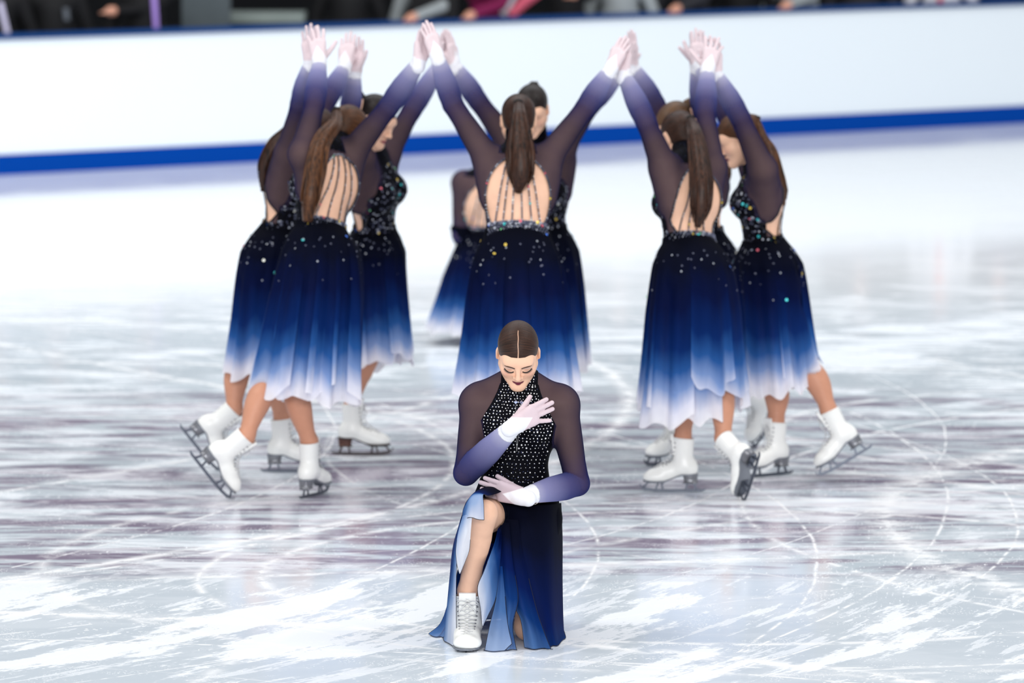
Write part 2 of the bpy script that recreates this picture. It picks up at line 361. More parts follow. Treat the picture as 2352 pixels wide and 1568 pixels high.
# ------------------------------------------------------------------ setting
def ice_material():
    t = NT('ice'); tc = t.n('ShaderNodeTexCoord'); geo = tc.outputs['Object']
    sep = t.n('ShaderNodeSeparateXYZ'); t.l(geo, sep.inputs[0]); X, Y = sep.outputs[0], sep.outputs[1]
    def noise(scale, det=4, rough=.55, sx=1, sy=1, loc=(0, 0, 0), dist=0):
        mp = t.n('ShaderNodeMapping'); mp.inputs['Scale'].default_value = (sx, sy, 1); mp.inputs['Location'].default_value = loc; t.l(geo, mp.inputs[0])
        nz = t.n('ShaderNodeTexNoise', i_Scale=scale, i_Detail=float(det), i_Roughness=rough, i_Distortion=dist); t.l(mp.outputs[0], nz.inputs['Vector']); return nz.outputs[0]
    def sm(v, a, b): 
        m = t.n('ShaderNodeMapRange', interpolation_type='SMOOTHSTEP', i_1=a, i_2=b); t.l(v, m.inputs[0]); return m.outputs[0]
    wob = t.math('MULTIPLY', t.math('SUBTRACT', noise(.8, 3), .5), .5)
    # snow drifts scraped over the surface
    big = noise(.55, 5, .62, 1, 1.5, (3, 1, 0), 1.2); mid = noise(2.6, 5, .65, .7, 1.6, (0, 4, 0), .8)
    zone = t.math('ADD', sm(Y, 24.2, 21.8), sm(Y, 26, 40))
    snow = sm(t.math('ADD', t.math('ADD', t.math('MULTIPLY', big, .55), t.math('MULTIPLY', mid, .45)), t.math('MULTIPLY', zone, .015)), .47, .60)
    ax_ = t.math('ADD', X, 8.0); ay_ = t.math('SUBTRACT', Y, 25.0); rr_ = t.math('SQRT', t.math('ADD', t.math('MULTIPLY', ax_, ax_), t.math('MULTIPLY', ay_, ay_))); an_ = t.math('ARCTAN2', ay_, ax_)
    def polar(sr, sa, sc, det, off=0.):
        cb = t.n('ShaderNodeCombineXYZ'); t.l(t.math('MULTIPLY', rr_, sr), cb.inputs[0]); t.l(t.math('MULTIPLY', an_, sa), cb.inputs[1]); cb.inputs[2].default_value = off
        nz = t.n('ShaderNodeTexNoise', i_Scale=sc, i_Detail=float(det), i_Roughness=.68); t.l(cb.outputs[0], nz.inputs['Vector']); return nz.outputs[0]
    fg = sm(t.math('ADD', Y, wob), 22.9, 22.0)
    sweep = t.math('ADD', t.math('MULTIPLY', sm(t.math('ADD', polar(1.0, 2.0, 1.5, 6), t.math('MULTIPLY', t.math('SUBTRACT', noise(42, 2), .5), .07)), .515, .555), .9), t.math('MULTIPLY', sm(t.math('ADD', polar(3.2, 3.5, 2.6, 5, 3.), t.math('MULTIPLY', t.math('SUBTRACT', noise(50, 2), .5), .08)), .57, .60), .6), clamp=True)
    # mauve grey brush bands in the ice colour between y=22.3 and y=29.5
    pz = t.math('MULTIPLY', sm(t.math('ADD', Y, wob), 22.2, 22.9), sm(t.math('ADD', Y, wob), 29.6, 28.6))
    pn = noise(1.15, 5, .62, .62, 2.3, (7, 2, 0), 1.5); pn2 = noise(3.1, 4, .6, .4, 2.6, (1, 9, 0), .9)
    mauve_bands = t.math('MULTIPLY', pz, sm(t.math('ADD', t.math('MULTIPLY', pn, .6), t.math('MULTIPLY', pn2, .4)), .45, .57))
    snow = t.math('ADD', t.math('MULTIPLY', snow, t.math('SUBTRACT', 1.0, t.math('MULTIPLY', fg, .75))), t.math('MULTIPLY', sweep, t.math('ADD', t.math('MULTIPLY', fg, .95), .15)), clamp=True)
    base = t.mix(noise(1.3, 4), lin((200, 213, 223)), lin((226, 234, 241)))
    base = t.mix(sm(Y, 31, 38), base, lin((250, 251, 253)))  # far ice whitened: snow cover, plus the boards' reflection put into the colour
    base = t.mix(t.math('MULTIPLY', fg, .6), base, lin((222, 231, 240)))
    c = t.mix(t.math('MULTIPLY', mauve_bands, .85), base, lin((134, 114, 140)))
    c = t.mix(t.math('MULTIPLY', snow, t.math('SUBTRACT', .74, t.math('ADD', t.math('MULTIPLY', pz, .16), t.math('MULTIPLY', t.math('MULTIPLY', sm(Y, 27.5, 29.5), sm(Y, 37, 34)), .22)))), c, lin((250, 252, 255)))
    # skate tracks: arcs cut in the ice, thin lines and wide scraped bands
    r = random.Random(5); acc = None
    arcs = [(.9, 22.6, 1.9, .05, .8), (1.1, 22.5, 2.35, .03, .8), (1.0, 22.9, 2.9, .05, .6), (-9, 29, 9.6, .07, .9), (-14, 33.5, 14.4, .05, .8), (3.2, 27.5, 1.9, .05, .7), (6.4, 24.0, 4.8, .16, .8), (6.5, 24.6, 5.5, .03, .8), (-3.2, 14.6, 7.0, .10, 1), (-3.0, 12.2, 8.7, .02, .9)]
    for i in range(16): arcs.append((r.uniform(-8, 8), r.uniform(14, 36), r.uniform(1.5, 9), r.choice([.008, .012, .02, .05]), r.uniform(.5, .9)))
    for i in range(8): arcs.append((r.uniform(-20, 20), r.uniform(40, 70), r.uniform(18, 34), r.choice([.02, .04, .07]), .8))
    for i in range(14):
        px_, py_ = r.uniform(-4, 4), r.uniform(20.3, 22.2); c_x, c_y = -8 + r.uniform(-3, 3), 25 + r.uniform(-2, 3); arcs.append((c_x, c_y, math.hypot(px_ - c_x, py_ - c_y), r.choice([.006, .008, .012, .03]), .95))
    for (cx, cy, R, wd, st) in arcs:
        dx = t.math('SUBTRACT', X, cx); dy = t.math('SUBTRACT', Y, cy)
        d = t.math('SQRT', t.math('ADD', t.math('MULTIPLY', dx, dx), t.math('MULTIPLY', dy, dy)))
        e = t.math('ABSOLUTE', t.math('SUBTRACT', t.math('ADD', d, t.math('MULTIPLY', wob, .12)), R))
        k = t.math('MULTIPLY', t.math('SUBTRACT', 1.0, t.math('DIVIDE', e, wd), clamp=True), st)
        acc = k if acc is None else t.math('MAXIMUM', acc, k)
    brk = sm(noise(7, 4, .7), .38, .56); acc = t.math('MULTIPLY', acc, brk)
    c = t.mix(acc, c, (1, 1, 1, 1))
    # shavings: fine white crumbs in patches
    v = t.n('ShaderNodeTexVoronoi', i_Scale=34.0); t.l(geo, v.inputs['Vector']); crumbs = t.math('MULTIPLY', sm(v.outputs['Distance'], .28, .12), sm(noise(1.7, 4, .7), .52, .62))
    v2 = t.n('ShaderNodeTexVoronoi', i_Scale=80.0); t.l(geo, v2.inputs['Vector']); cr2 = t.math('MULTIPLY', sm(v2.outputs['Distance'], .34, .15), sm(noise(3.1, 4, .7, loc=(5, 5, 0)), .5, .6))
    cr = t.math('MAXIMUM', crumbs, t.math('MULTIPLY', cr2, .8)); c = t.mix(cr, c, (1, 1, 1, 1))
    p = t.n('ShaderNodeBsdfPrincipled'); t.l(c, p.inputs['Base Color']); p.inputs['IOR'].default_value = 1.31
    cover = t.math('MAXIMUM', t.math('MAXIMUM', t.math('MULTIPLY', snow, .8), acc), cr)
    t.l(t.math('ADD', t.math('MULTIPLY', t.math('ADD', t.math('MULTIPLY', cover, .26), .07), t.math('SUBTRACT', 1.0, t.math('MULTIPLY', sm(Y, 32, 38), .8))), .05), p.inputs['Roughness']); p.inputs['Specular IOR Level'].default_value = .34
    b = t.n('ShaderNodeBump', i_Strength=.07, i_Distance=.002); t.l(t.math('MULTIPLY', t.math('ADD', cover, t.math('MULTIPLY', noise(9, 3, .6, .5, 2), .25)), sm(Y, 31, 25)), b.inputs['Height']); t.l(b.outputs[0], p.inputs['Normal'])
    t.l(p.outputs[0], t.out.inputs[0]); return t.m
M['ice'] = ice_material()
V, f = box((-30, -5, -.06), (30, 75, 0)); fl = link('floor', mesh('floor', V, f, M['ice'], False)); fl['kind'] = 'structure'; fl['label'] = 'white scraped ice rink surface with mauve bands'
# rink boards running away to the right
A = W(0, 400, 41814 / 930.); B = W(2352, 280, 41814 / 810.); A[2] = B[2] = 0; bd = nrm(B - A); bn = np.array([-bd[1], bd[0], 0])
if bn[1] < 0: bn = -bn
def strip(s0, s1, t0, t1, z0, z1):
    o = A; V = np.array([o + bd * s + bn * q + np.array([0, 0, z]) for s in (s0, s1) for q in (t0, t1) for z in (z0, z1)]); return V, BOXF
M['board'] = pmat('board_white', (228, 236, 242), .65, 0, .15, .01, 0, 0, .8)
M['kick'] = pmat('kick_blue', (0, 62, 150), .8, 0, .05, .06)
M['cap'] = pmat('cap_navy', (8, 56, 112), .5, 0, .2, .1)
V, f = strip(-10, 24, .0, .10, .15, 1.075); bw = link('wall_back', mesh('wall_back', V, f, M['board'], False)); bw['kind'] = 'structure'; bw['label'] = 'long white rink board behind the skaters'
V, f = strip(-10, 24, -.012, .10, 0, .163); link('kick_plate', mesh('kick_plate', V, f, M['kick'], False), bw, 'blue kick plate along the foot of the board')
V, f = strip(-10, 24, -.03, .16, 1.075, 1.115); link('cap_rail', mesh('cap_rail', V, f, M['cap'], False), bw, 'navy blue cap rail on the board')
M['stand'] = pmat('dark_stand', (9, 11, 15), .8, 0, .2)
parts = []
for i in range(7): parts.append(strip(-14, 30, 2.4 + i * .9, 3.6 + i * .9, 0, .5 + i * .42))
parts.append(strip(-14, 30, 9.6, 10, 0, 14)); V, f = joinm(parts); sd = link('wall_stand', mesh('wall_stand', V, f, M['stand'], False)); sd['kind'] = 'structure'; sd['label'] = 'dark tiered spectator stand beyond the boards'  # tall unseen rear wall added to block the bright world from ice reflections
# ------------------------------------------------------------------ hands (wrist at origin, fingers +Z, palm faces +Y, thumb on +X)
FING = [(.027, .088, .066, .0086), (.009, .093, .074, .0088), (-.009, .089, .069, .0084), (-.026, .080, .054, .0076)]
def hand_mesh(name, spread=(2.5, .5, -2, -5), curl=(5, 4, 5, 7), thumb=30, tcurl=10, thick=1.0, h=.0028, wedge=True, tone=(224, 206, 210), rs=1.0):
    Fd = Field()
    for (x, z, L, r), sprd in zip(FING, spread): Fd.seg((x * .45, 0, .004), (x, -.002, z), [.0185, .0125], .012)
    Fd.seg((.012, .006, .02), (.020, .006, .07), [.017, .012], .012); Fd.seg((-.012, .006, .015), (-.024, .004, .07), [.016, .011], .012)
    Fd.seg((0, 0, -.022), (0, 0, .014), [.0300, .0275], .014)
    ax = []
    for (x, z, L, r), sprd, cu in zip(FING, spread, curl):
        p = np.array([x, 0, z]); a = math.radians(sprd); b = 0; r2 = r
        for j, fr in enumerate((.46, .30, .24)):
            b += math.radians(cu) * (.6 if j == 0 else 1.0)
            d = np.array([math.sin(a) * math.cos(b), math.sin(b), math.cos(a) * math.cos(b)]); q = p + d * L * fr
            Fd.seg(p, q, [r2 * rs, r2 * rs * .95], .004 if j == 0 else .002); ax.append((p, q)); p = q; r2 *= .93
    th = math.radians(thumb); p = np.array([.016, .010, .016]); dirs = [(math.sin(th), .25, math.cos(th)), (math.sin(th * .9), .25, math.cos(th * .9)), (math.sin(th * .9 - math.radians(tcurl)), .2, math.cos(th * .9 - math.radians(tcurl)))]
    for (d, L, ra, rb) in zip(dirs, (.044, .034, .028), (.0155, .0115, .0100), (.0118, .0102, .0085)):
        q = p + nrm(d) * L; Fd.seg(p, q, [ra, rb], .010 if L == .044 else .003); p = q
    V, Fq = build(Fd, h, it=1)
    V[:, 1] *= thick
    z = V[:, 2]; xx = V[:, 0]
    if wedge:   # opaque white cuff that ends in a point on the back of the hand
        m = np.clip(((.070 - np.abs(xx + .004) * 1.75) - z) / .004, 0, 1) * np.where(V[:, 1] < .006, 1, np.clip((.01 - z) / .004, 0, 1))
    else: m = np.clip((.0 - z) / .01, 0, 1)
    a = np.array(lin((tone))[:3]); b = np.array(lin((236, 236, 242))[:3]); col = a * (1 - m)[:, None] + b * m[:, None]
    edge = np.exp(-((z - (.070 - np.abs(xx + .004) * 1.75)) / .0022) ** 2) * (V[:, 1] < .006) * (z > .004)
    if wedge: col = col * (1 - edge[:, None] * .8) + np.array([.96, .96, .98]) * edge[:, None] * .8
    return mesh(name, V, Fq, M['glove'], True, {'Col': col})
HAND = {'flat': hand_mesh('gloved_hand'), 'loose': hand_mesh('gloved_hand', (9, 2, -5, -16), (14, 10, 12, 18), 48, 5), 'splay': hand_mesh('gloved_hand', (14, 4, -8, -22), (12, 26, 8, 20), 55, 0)}
def hand_at(me, P0, d, palm, right, parent, r0):
    Z = nrm(d); Y = nrm(np.asarray(palm) - Z * np.dot(palm, Z)); X = np.cross(Y, Z)
    if right: X = -X
    m = Matrix(((X[0], Y[0], Z[0], P0[0] - r0[0]), (X[1], Y[1], Z[1], P0[1] - r0[1]), (X[2], Y[2], Z[2], P0[2] - r0[2]), (0, 0, 0, 1)))
    o = link('gloved_hand', me, parent); o.matrix_local = m; return o
# ------------------------------------------------------------------ figure skate (ankle joint at origin, toe +Y, up +Z)
def skate_parts():
    Fd = Field(); I = np.eye(3)
    Fd.seg((0, -.012, -.02), (0, -.014, .125), [.040, .038, .041, .0445], .01)
    Fd.seg((0, .004, -.02), (0, .004, .125), [.036, .036, .0395], .01)
    Fd.ell((0, -.036, -.035), I, (.033, .036, .048), .015)
    Fd.seg((0, -.02, -.028), (0, .075, -.052), [.040, .036], .02)
    Fd.seg((0, .055, -.062), (0, .125, -.070), [.035, .034], .02)
    Fd.ell((-.004, .115, -.074), I, (.041, .058, .028), .015)
    V, Fq = build(Fd, .0045, it=1); T = tri(Fq)
    zs = np.interp(V[:, 1], [-.08, .0, .05, .08, .18], [-.058, -.058, -.078, -.09, -.088]); m = V[:, 2] < zs
    V[m, 2] = zs[m] + (V[m, 2] - zs[m]) * .04
    rim = .100 + .10 * V[:, 1]
    V, T = clip(V, T, rim - V[:, 2])
    bt = mesh('skate', V, T, M['boot'])
    # lining ring
    th = np.linspace(0, 2 * np.pi, 25)
    lin_V, lin_F = tube(np.c_[.0415 * np.cos(th), -.006 + .0465 * np.sin(th), .0995 + .1 * (-.006 + .0465 * np.sin(th))], .0042, 6, False)
    cuff = (lin_V, lin_F)
    # tongue
    tp = prism([(.038, .03), (.046, .100), (.047, .122), (.038, .124), (.028, .03)], -.025, .025)
    # sole: slab following the arch
    ys = np.array([-.072, -.05, -.02, .0, .03, .05, .075, .11, .14, .16, .172]); wd = np.array([.018, .031, .033, .030, .027, .029, .036, .041, .037, .027, .008])
    zt = np.interp(ys, [-.08, .0, .05, .08, .18], [-.058, -.058, -.078, -.09, -.088]); rows = []
    for y, w_, z in zip(ys, wd, zt): rows += [[-w_, y, z + .001], [w_, y, z + .001], [w_, y, z - .007], [-w_, y, z - .007]]
    n = len(ys); i = np.arange(n - 1)[:, None] * 4; j = np.arange(4)[None]; q = np.stack([i + j, i + (j + 1) % 4, i + 4 + (j + 1) % 4, i + 4 + j], -1).reshape(-1, 4)
    sole = (np.array(rows), [q, np.array([[0, 3, 2, 1], [n * 4 - 4, n * 4 - 3, n * 4 - 2, n * 4 - 1]])])
    # heel block, tapered
    def ring(z, s, y0): 
        a = np.linspace(0, 2 * np.pi, 16, endpoint=False); return np.c_[.032 * s * np.cos(a), y0 + .036 * s * np.clip(np.sin(a) * 1.15, -1, .85), np.full(16, z)]
    hv = np.concatenate([ring(-.063, 1, -.036), ring(-.080, .92, -.037), ring(-.099, .86, -.038)]); k = np.arange(16)
    hq = np.concatenate([np.stack([k + o, (k + 1) % 16 + o, (k + 1) % 16 + o + 16, k + o + 16], -1) for o in (0, 16)]); kk = np.arange(1, 15)
    heel = (hv, [hq, np.concatenate([np.stack([0 * kk + 32, 32 + kk + 1, 32 + kk], -1)])])
    # blade: plates, stanchions with openings, rocker and toe pick
    b = []; t_ = .0022
    b.append(box((-.017, -.07, -.103), (.017, -.004, -.099))); b.append(box((-.019, .075, -.101), (.019, .155, -.097)))
    run = [(-.105, -.131), (-.09, -.139), (-.03, -.1405), (.05, -.142), (.12, -.141), (.155, -.136), (.176, -.124)]; top = [(-.105, -.126), (-.09, -.128), (-.03, -.128), (.05, -.129), (.12, -.128), (.155, -.124), (.170, -.116)]
    for a0, a1, c0, c1 in zip(run[:-1], run[1:], top[:-1], top[1:]): b.append(prism([a0, a1, c1, c0], -t_, t_))
    for (ya, za, yb, zb, w_) in [(-.054, -.101, -.066, -.130, .011), (-.024, -.101, -.018, -.130, .009), (.090, -.099, .084, -.130, .010), (.104, -.099, .116, -.130, .009), (.150, -.099, .170, -.120, .012)]:
        b.append(prism([(ya - w_ / 2, za), (ya + w_ / 2, za), (yb + w_ / 2, zb), (yb - w_ / 2, zb)], -t_, t_))
    for y, z in [(.158, -.135), (.167, -.129), (.175, -.121), (.180, -.112)]: b.append(prism([(y, z), (y + .010, z - .004), (y + .006, z + .008)], -t_, t_))
    blade = joinm(b)
    # laces: crossed rows over the instep, hooks up the shaft, a bow
    L = []; E = []
    path = [(.118, -.040, .018), (.104, -.032, .019), (.090, -.023, .020), (.076, -.014, .021), (.063, -.004, .022), (.052, .008, .023), (.046, .024, .025), (.042, .042, .026), (.040, .062, .027), (.038, .082, .028), (.037, .098, .029)]
    for a_, b_ in zip(path[:-1], path[1:]):
        for s in (1, -1):
            P = [(s * a_[2], a_[0] - .006, a_[1] + .001), (s * a_[2] * .3, a_[0] + .006, a_[1] + .009), (-s * b_[2] * .4, b_[0] + .006, b_[1] + .006), (-s * b_[2], b_[0] - .006, b_[1] - .001)]
            L.append(tube(spline(P, 8), .0019, 5))
            E.append(sph((s * a_[2] * 1.06, a_[0] - .008, a_[1] - .001), .0034, 6, 4))
    for s in (1, -1):
        L.append(tube(spline([(0, .048, .085), (s * .02, .058, .095), (s * .032, .052, .078), (s * .012, .054, .076), (0, .050, .082)], 14), .002, 5))
        L.append(tube(spline([(0, .052, .082), (s * .018, .060, .060), (s * .026, .056, .040)], 8), .002, 5))
    return dict(boot=bt, sole=sole, heel=heel, blade=blade, laces=joinm(L), eyelets=joinm(E), tongue=tp, cuff=cuff)
SK = skate_parts()
def mm(n, d, m, smooth=False): return mesh(n, d[0], d[1], m, smooth)
SKM = {v: dict(sole=mm('sole', SK['sole'], sm_), heel=mm('heel', SK['heel'], hm, True), blade=mm('blade', SK['blade'], bm)) for v, sm_, hm, bm in
       [('silver', M['sole'], M['heel_silver'], M['steel']), ('brown', M['sole_dark'], M['heel_brown'], M['steel_dark']), ('white', M['sole'], M['boot'], M['steel'])]}
SKC = dict(laces=mm('laces', SK['laces'], M['lace'], True), eyelets=mm('eyelets', SK['eyelets'], M['eyelet'], True), tongue=mm('tongue', SK['tongue'], M['boot']), collar=mm('collar', SK['cuff'], M['boot'], True))
def skate_at(P0, fwd, up, parent, r0, kind='silver', scale=1.0):
    Y = nrm(fwd); Z = nrm(np.asarray(up) - Y * np.dot(up, Y)); X = np.cross(Y, Z)
    m = Matrix(((X[0], Y[0], Z[0], P0[0] - r0[0]), (X[1], Y[1], Z[1], P0[1] - r0[1]), (X[2], Y[2], Z[2], P0[2] - r0[2]), (0, 0, 0, 1)))
    if scale != 1: m = m @ Matrix.Diagonal((*((scale,) * 3 if isinstance(scale, float) else scale), 1))
    o = link('skate', SK['boot'], parent); o.matrix_local = m
    for n in ('sole', 'heel', 'blade'): link(n, SKM[kind][n], o)
    for n, me in SKC.items():
        q = link(n, me, o)
        if n == 'eyelets': q['kind'] = 'stuff'
    if kind == 'brown': o['label'] = 'white boot on a brown stacked heel'
    return o
# ------------------------------------------------------------------ head
def head_field(Fd, C, R, detail=True):
    """R columns: person's right, forward, up"""
    def P(x, y, z): return C + R @ np.array([x, y, z], float)
    Fd.ell(P(0, -.012, .036), R, (.073, .094, .080), .02)
    Fd.ell(P(0, .030, -.028), R, (.059, .057, .078), .035)
    for s in (-1, 1):
        Fd.seg(P(s * .049, .008, -.042), P(s * .013, .072, -.089), [.021, .0165], .03)
        Fd.ell(P(s * .038, .058, -.022), R, (.024, .022, .022), .025)
    Fd.seg(P(-.005, .080, -.0905), P(.005, .080, -.0905), [.0145, .0145], .02)
    Fd.seg(P(-.036, .070, .028), P(.036, .070, .028), [.013, .013], .03)
    if detail:
        for s in (-1, 1):
            Fd.ell(P(s * .031, .096, .006), R, (.017, .014, .010), .012, 's')
            Fd.ell(P(s * .031, .0715, .004), R, (.0165, .0145, .0125), .004)
            Fd.ell(P(s * .0128, .0925, -.0275), R, (.0075, .0115, .0070), .005)
            e = P(s * .075, -.008, -.004); Re = R @ np.array(Matrix.Rotation(math.radians(-22 * s), 3, 'Z')) @ np.array(Matrix.Rotation(math.radians(-12), 3, 'X'))
            Fd.ell(e - R @ np.array([s * .001, 0, 0]), Re, (.0070, .019, .032), .006)
            Fd.ell(P(s * .085, .000, .0), Re, (.006, .009, .017), .004, 's')
        Fd.seg(P(0, .083, .014), P(0, .105, -.022), [.0065, .0082, .0092], .010)
        Fd.ell(P(0, .105, -.024), R, (.0095, .0095, .0085), .006)
        Fd.seg(P(-.016, .084, -.0525), P(.016, .084, -.0525), [.004, .0066, .0072, .0066, .004], .004, off=R @ np.array([0, .0065, .002]))
        Fd.seg(P(-.013, .083, -.0625), P(.013, .083, -.0625), [.005, .0082, .0085, .0082, .005], .005, off=R @ np.array([0, .006, 0]))
    else:
        Fd.seg(P(0, .08, .012), P(0, .103, -.024), [.007, .011], .012); Fd.seg(P(-.014, .086, -.056), P(.014, .086, -.056), [.007, .007], .01)
        for s in (-1, 1): Fd.ell(P(s * .076, -.005, -.004), R, (.007, .018, .030), .006)
    return Fd
def hairline(q):
    x, y, z = q[:, 0], q[:, 1], q[:, 2]
    zh = np.interp(y, [-.11, -.06, -.03, -.012, .010, .024, .040, .058, .078, .1], [-.045, -.060, -.040, -.012, -.024, -.004, .030, .049, .060, .064])
    return z - zh + np.where(y > .05, .05 * np.abs(x) * 0, 0)
# ------------------------------------------------------------------ torso frame
class Torso:
    def __init__(s, pel, neck, X, sw=1.0):
        s.o = np.asarray(pel, float); s.n = np.asarray(neck, float); s.L = np.linalg.norm(s.n - s.o); s.U = nrm(s.n - s.o)
        s.X = nrm(np.asarray(X) - s.U * np.dot(X, s.U)); s.F = np.cross(s.U, s.X); s.R = np.stack([s.X, s.F, s.U], 1); s.sc = s.L / .5; s.sw = sw
        s.hs = np.array([-.12, -.06, 0, .06, .12, .18, .24, .30, .36, .41, .45, .48, .53])
        s.w = np.array([.150, .168, .170, .156, .134, .122, .132, .150, .162, .158, .128, .082, .050]) * sw
        s.d = np.array([.105, .115, .114, .104, .092, .084, .092, .104, .108, .098, .080, .064, .050]) * (.5 + .5 * sw)
        s.c = np.array([-.010, -.012, -.008, 0, .006, .008, .004, .0, -.002, -.006, -.010, -.012, -.008])
    def loc(s, P): 
        q = (np.asarray(P) - s.o) @ s.R; q[:, 2] /= s.sc; return q
    def P(s, x, y, h): return s.o + s.R @ np.array([x, y, h * s.sc], float)
    def field(s, Fd, bust=1.0):
        R, o, sc = s.R, s.o, s.sc; e = .22
        a, b = s.P(0, 0, -.12), s.P(0, 0, .53)
        hh = np.linspace(-.14, .55, 120); tw, td, tcn = [np.convolve(np.interp(np.linspace(-.2, .61, 142), s.hs, v), np.hanning(13) / np.hanning(13).sum(), 'same')[11:131] for v in (s.w, s.d, s.c)]
        def fn(X, Y, Z):
            x, y, z = X - o[0], Y - o[1], Z - o[2]
            u = x * R[0, 0] + y * R[1, 0] + z * R[2, 0]; v = x * R[0, 1] + y * R[1, 1] + z * R[2, 1]; h = (x * R[0, 2] + y * R[1, 2] + z * R[2, 2]) / sc
            i = np.clip((h + .14) / .69 * 119, 0, 118.999); ii = i.astype(np.int32); f = i - ii
            w_ = tw[ii] * (1 - f) + tw[ii + 1] * f; d_ = td[ii] * (1 - f) + td[ii + 1] * f; v = v - (tcn[ii] * (1 - f) + tcn[ii + 1] * f)
            k0 = np.sqrt((u / w_) ** 2 + (v / d_) ** 2) + 1e-6; k1 = np.sqrt((u / w_ ** 2) ** 2 + (v / d_ ** 2) ** 2) + 1e-6
            d = k0 * (k0 - 1) / k1
            return smax(smax(d, (h - .50) * sc, .03), (-.10 - h) * sc, .04)
        Fd.add(fn, np.minimum(a, b) - e, np.maximum(a, b) + e, .02)
        for q in (-1, 1):
            Fd.ell(s.P(q * .064, .078, .325), R, (.056 * bust, .048 * bust, .056 * bust), .035)
            Fd.ell(s.P(q * .075, -.050, -.045), R, (.082, .075, .085), .05)
            Fd.ell(s.P(q * .070, -.070, .36), R, (.055, .022, .07), .03)
            Fd.seg(s.P(q * .02, -.01, .50), s.P(q * .13, -.012, .44), [.046, .042], .035)
        Fd.seg(s.P(0, -.105, .20), s.P(0, -.118, .42), [.006, .006], .02, op='s')
# ------------------------------------------------------------------ skirt panels hanging from the waist
def skirt_mesh(T, hem, A, Bd, panels, seed=0, yaw=None, hip=1.0, wais=.16, nfold=13, fold=1.0):
    r = np.random.default_rng(seed); Zu = np.array([0, 0, 1.]); Xh = nrm(T.X * [1, 1, 0]); Yh = np.cross(Zu, Xh)
    c0 = T.P(0, .006, wais); c1 = T.P(0, -.006, .0); hem = np.asarray(hem, float); parts = []; gs = []
    ph = r.uniform(0, 6.28, 4)
    for (phi, half, Lf, ro, shape) in panels:
        nu, nv = 64, 40; s = np.linspace(-1, 1, nu); v = np.linspace(0, 1, nv)
        th = math.radians(phi) + s * math.radians(half); Vv, Th = np.meshgrid(v, th, indexing='ij'); Sg = np.meshgrid(v, s, indexing='ij')[1]
        Lm = Lf * (1 - shape * np.abs(Sg) ** 2.2 + .02 * np.sin(7 * Sg + phi)); k = Vv * Lm
        cc = spline([c0, c1, c0 * .0 + (c1 * .45 + hem * .55) + np.array([0, 0, 0]), hem], 60)
        kk = np.clip(k, 0, 1.15) * 59; i = np.clip(kk.astype(int), 0, 58); f = (kk - i)[..., None]; C = cc[i] * (1 - f) + cc[i + 1] * f
        wx = np.interp(k, [0, .12, .26, .5, 1.1], [.128 * T.sw, .156, .184 * hip, .184 * hip * .5 + A * .5, A * 1.04]); wy = np.interp(k, [0, .12, .26, .5, 1.1], [.094, .125, .155, .155 * .5 + Bd * .5, Bd * 1.04])
        am = np.clip((k - .08) / .92, 0, 1.2) ** .9 * fold
        wob = am * (.050 * np.sin(nfold * Th + ph[0] + 1.2 * k) + .032 * np.sin((nfold * 1.7) * Th + ph[1] - k) + .028 * np.sin((nfold * .45) * Th + ph[2])) * 1.6
        rr = 1 + wob + ro * np.clip(k, 0, 1)
        t = np.clip(k / .3, 0, 1)[..., None]; Xa = T.X * (1 - t) + Xh * t; Ya = T.F * (1 - t) + Yh * t
        Pt = C + Xa * (wx * rr * np.cos(Th))[..., None] + Ya * (wy * rr * np.sin(Th))[..., None]
        Pt[..., 2] = np.maximum(Pt[..., 2], .012 + .01 * np.abs(Sg))
        i = np.arange(nv - 1)[:, None] * nu; j = np.arange(nu - 1)[None]; q = np.stack([i + j, i + j + 1, i + nu + j + 1, i + nu + j], -1).reshape(-1, 4)
        parts.append((Pt.reshape(-1, 3), [q])); gs.append((Vv * (.35 + .65 * np.clip(Lf, 0, 1)) + .04 * (1 - np.clip(Lm / Lf, 0, 1))).ravel())
    V, Fs = joinm(parts); return V, Fs, np.concatenate(gs)
def drape(V, field, ctr, gap=.012, it=3):
    """cloth verts that sink into the body are pushed back out"""
    for _ in range(it):
        d = field.at(V); m = d < gap
        if not m.any(): break
        q = V[m]; g = np.stack([field.at(q + e) - field.at(q - e) for e in np.eye(3) * .004], -1); g /= np.linalg.norm(g, axis=1)[:, None] + 1e-9
        rad = q - ctr; rad[:, 2] = 0; rad /= np.linalg.norm(rad, axis=1)[:, None] + 1e-9; dr = g + .8 * rad; dr /= np.linalg.norm(dr, axis=1)[:, None] + 1e-9
        V = V.copy(); V[m] = q + dr * (gap - d[m])[:, None] * 1.1
    return V
# ------------------------------------------------------------------ scattered sequins
def rings(P, N, r, kinds, seed=0, full=False):
    """small faceted discs with a hole, lying on the cloth"""
    rg = np.random.default_rng(seed); n = len(P); N = N + rg.normal(0, .22, N.shape); N /= np.linalg.norm(N, axis=1)[:, None]
    a = np.cross(N, [0.3, 0.2, 1.]); a /= np.linalg.norm(a, axis=1)[:, None]; b = np.cross(N, a); k = 8; th = np.arange(k) * 2 * np.pi / k
    r = np.broadcast_to(r, (n,)); ct, st = np.cos(th)[None, :, None], np.sin(th)[None, :, None]
    O = P[:, None] + N[:, None] * .0012 + r[:, None, None] * (a[:, None] * ct + b[:, None] * st)
    I = P[:, None] + N[:, None] * .0016 + r[:, None, None] * (.42 if not full else .05) * (a[:, None] * ct + b[:, None] * st)
    V = np.concatenate([O, I], 1).reshape(-1, 3); base = np.arange(n)[:, None] * 2 * k; j = np.arange(k)[None]
    q = np.stack([base + j, base + (j + 1) % k, base + k + (j + 1) % k, base + k + j], -1).reshape(-1, 4)
    return V, [q], np.repeat(kinds, k)
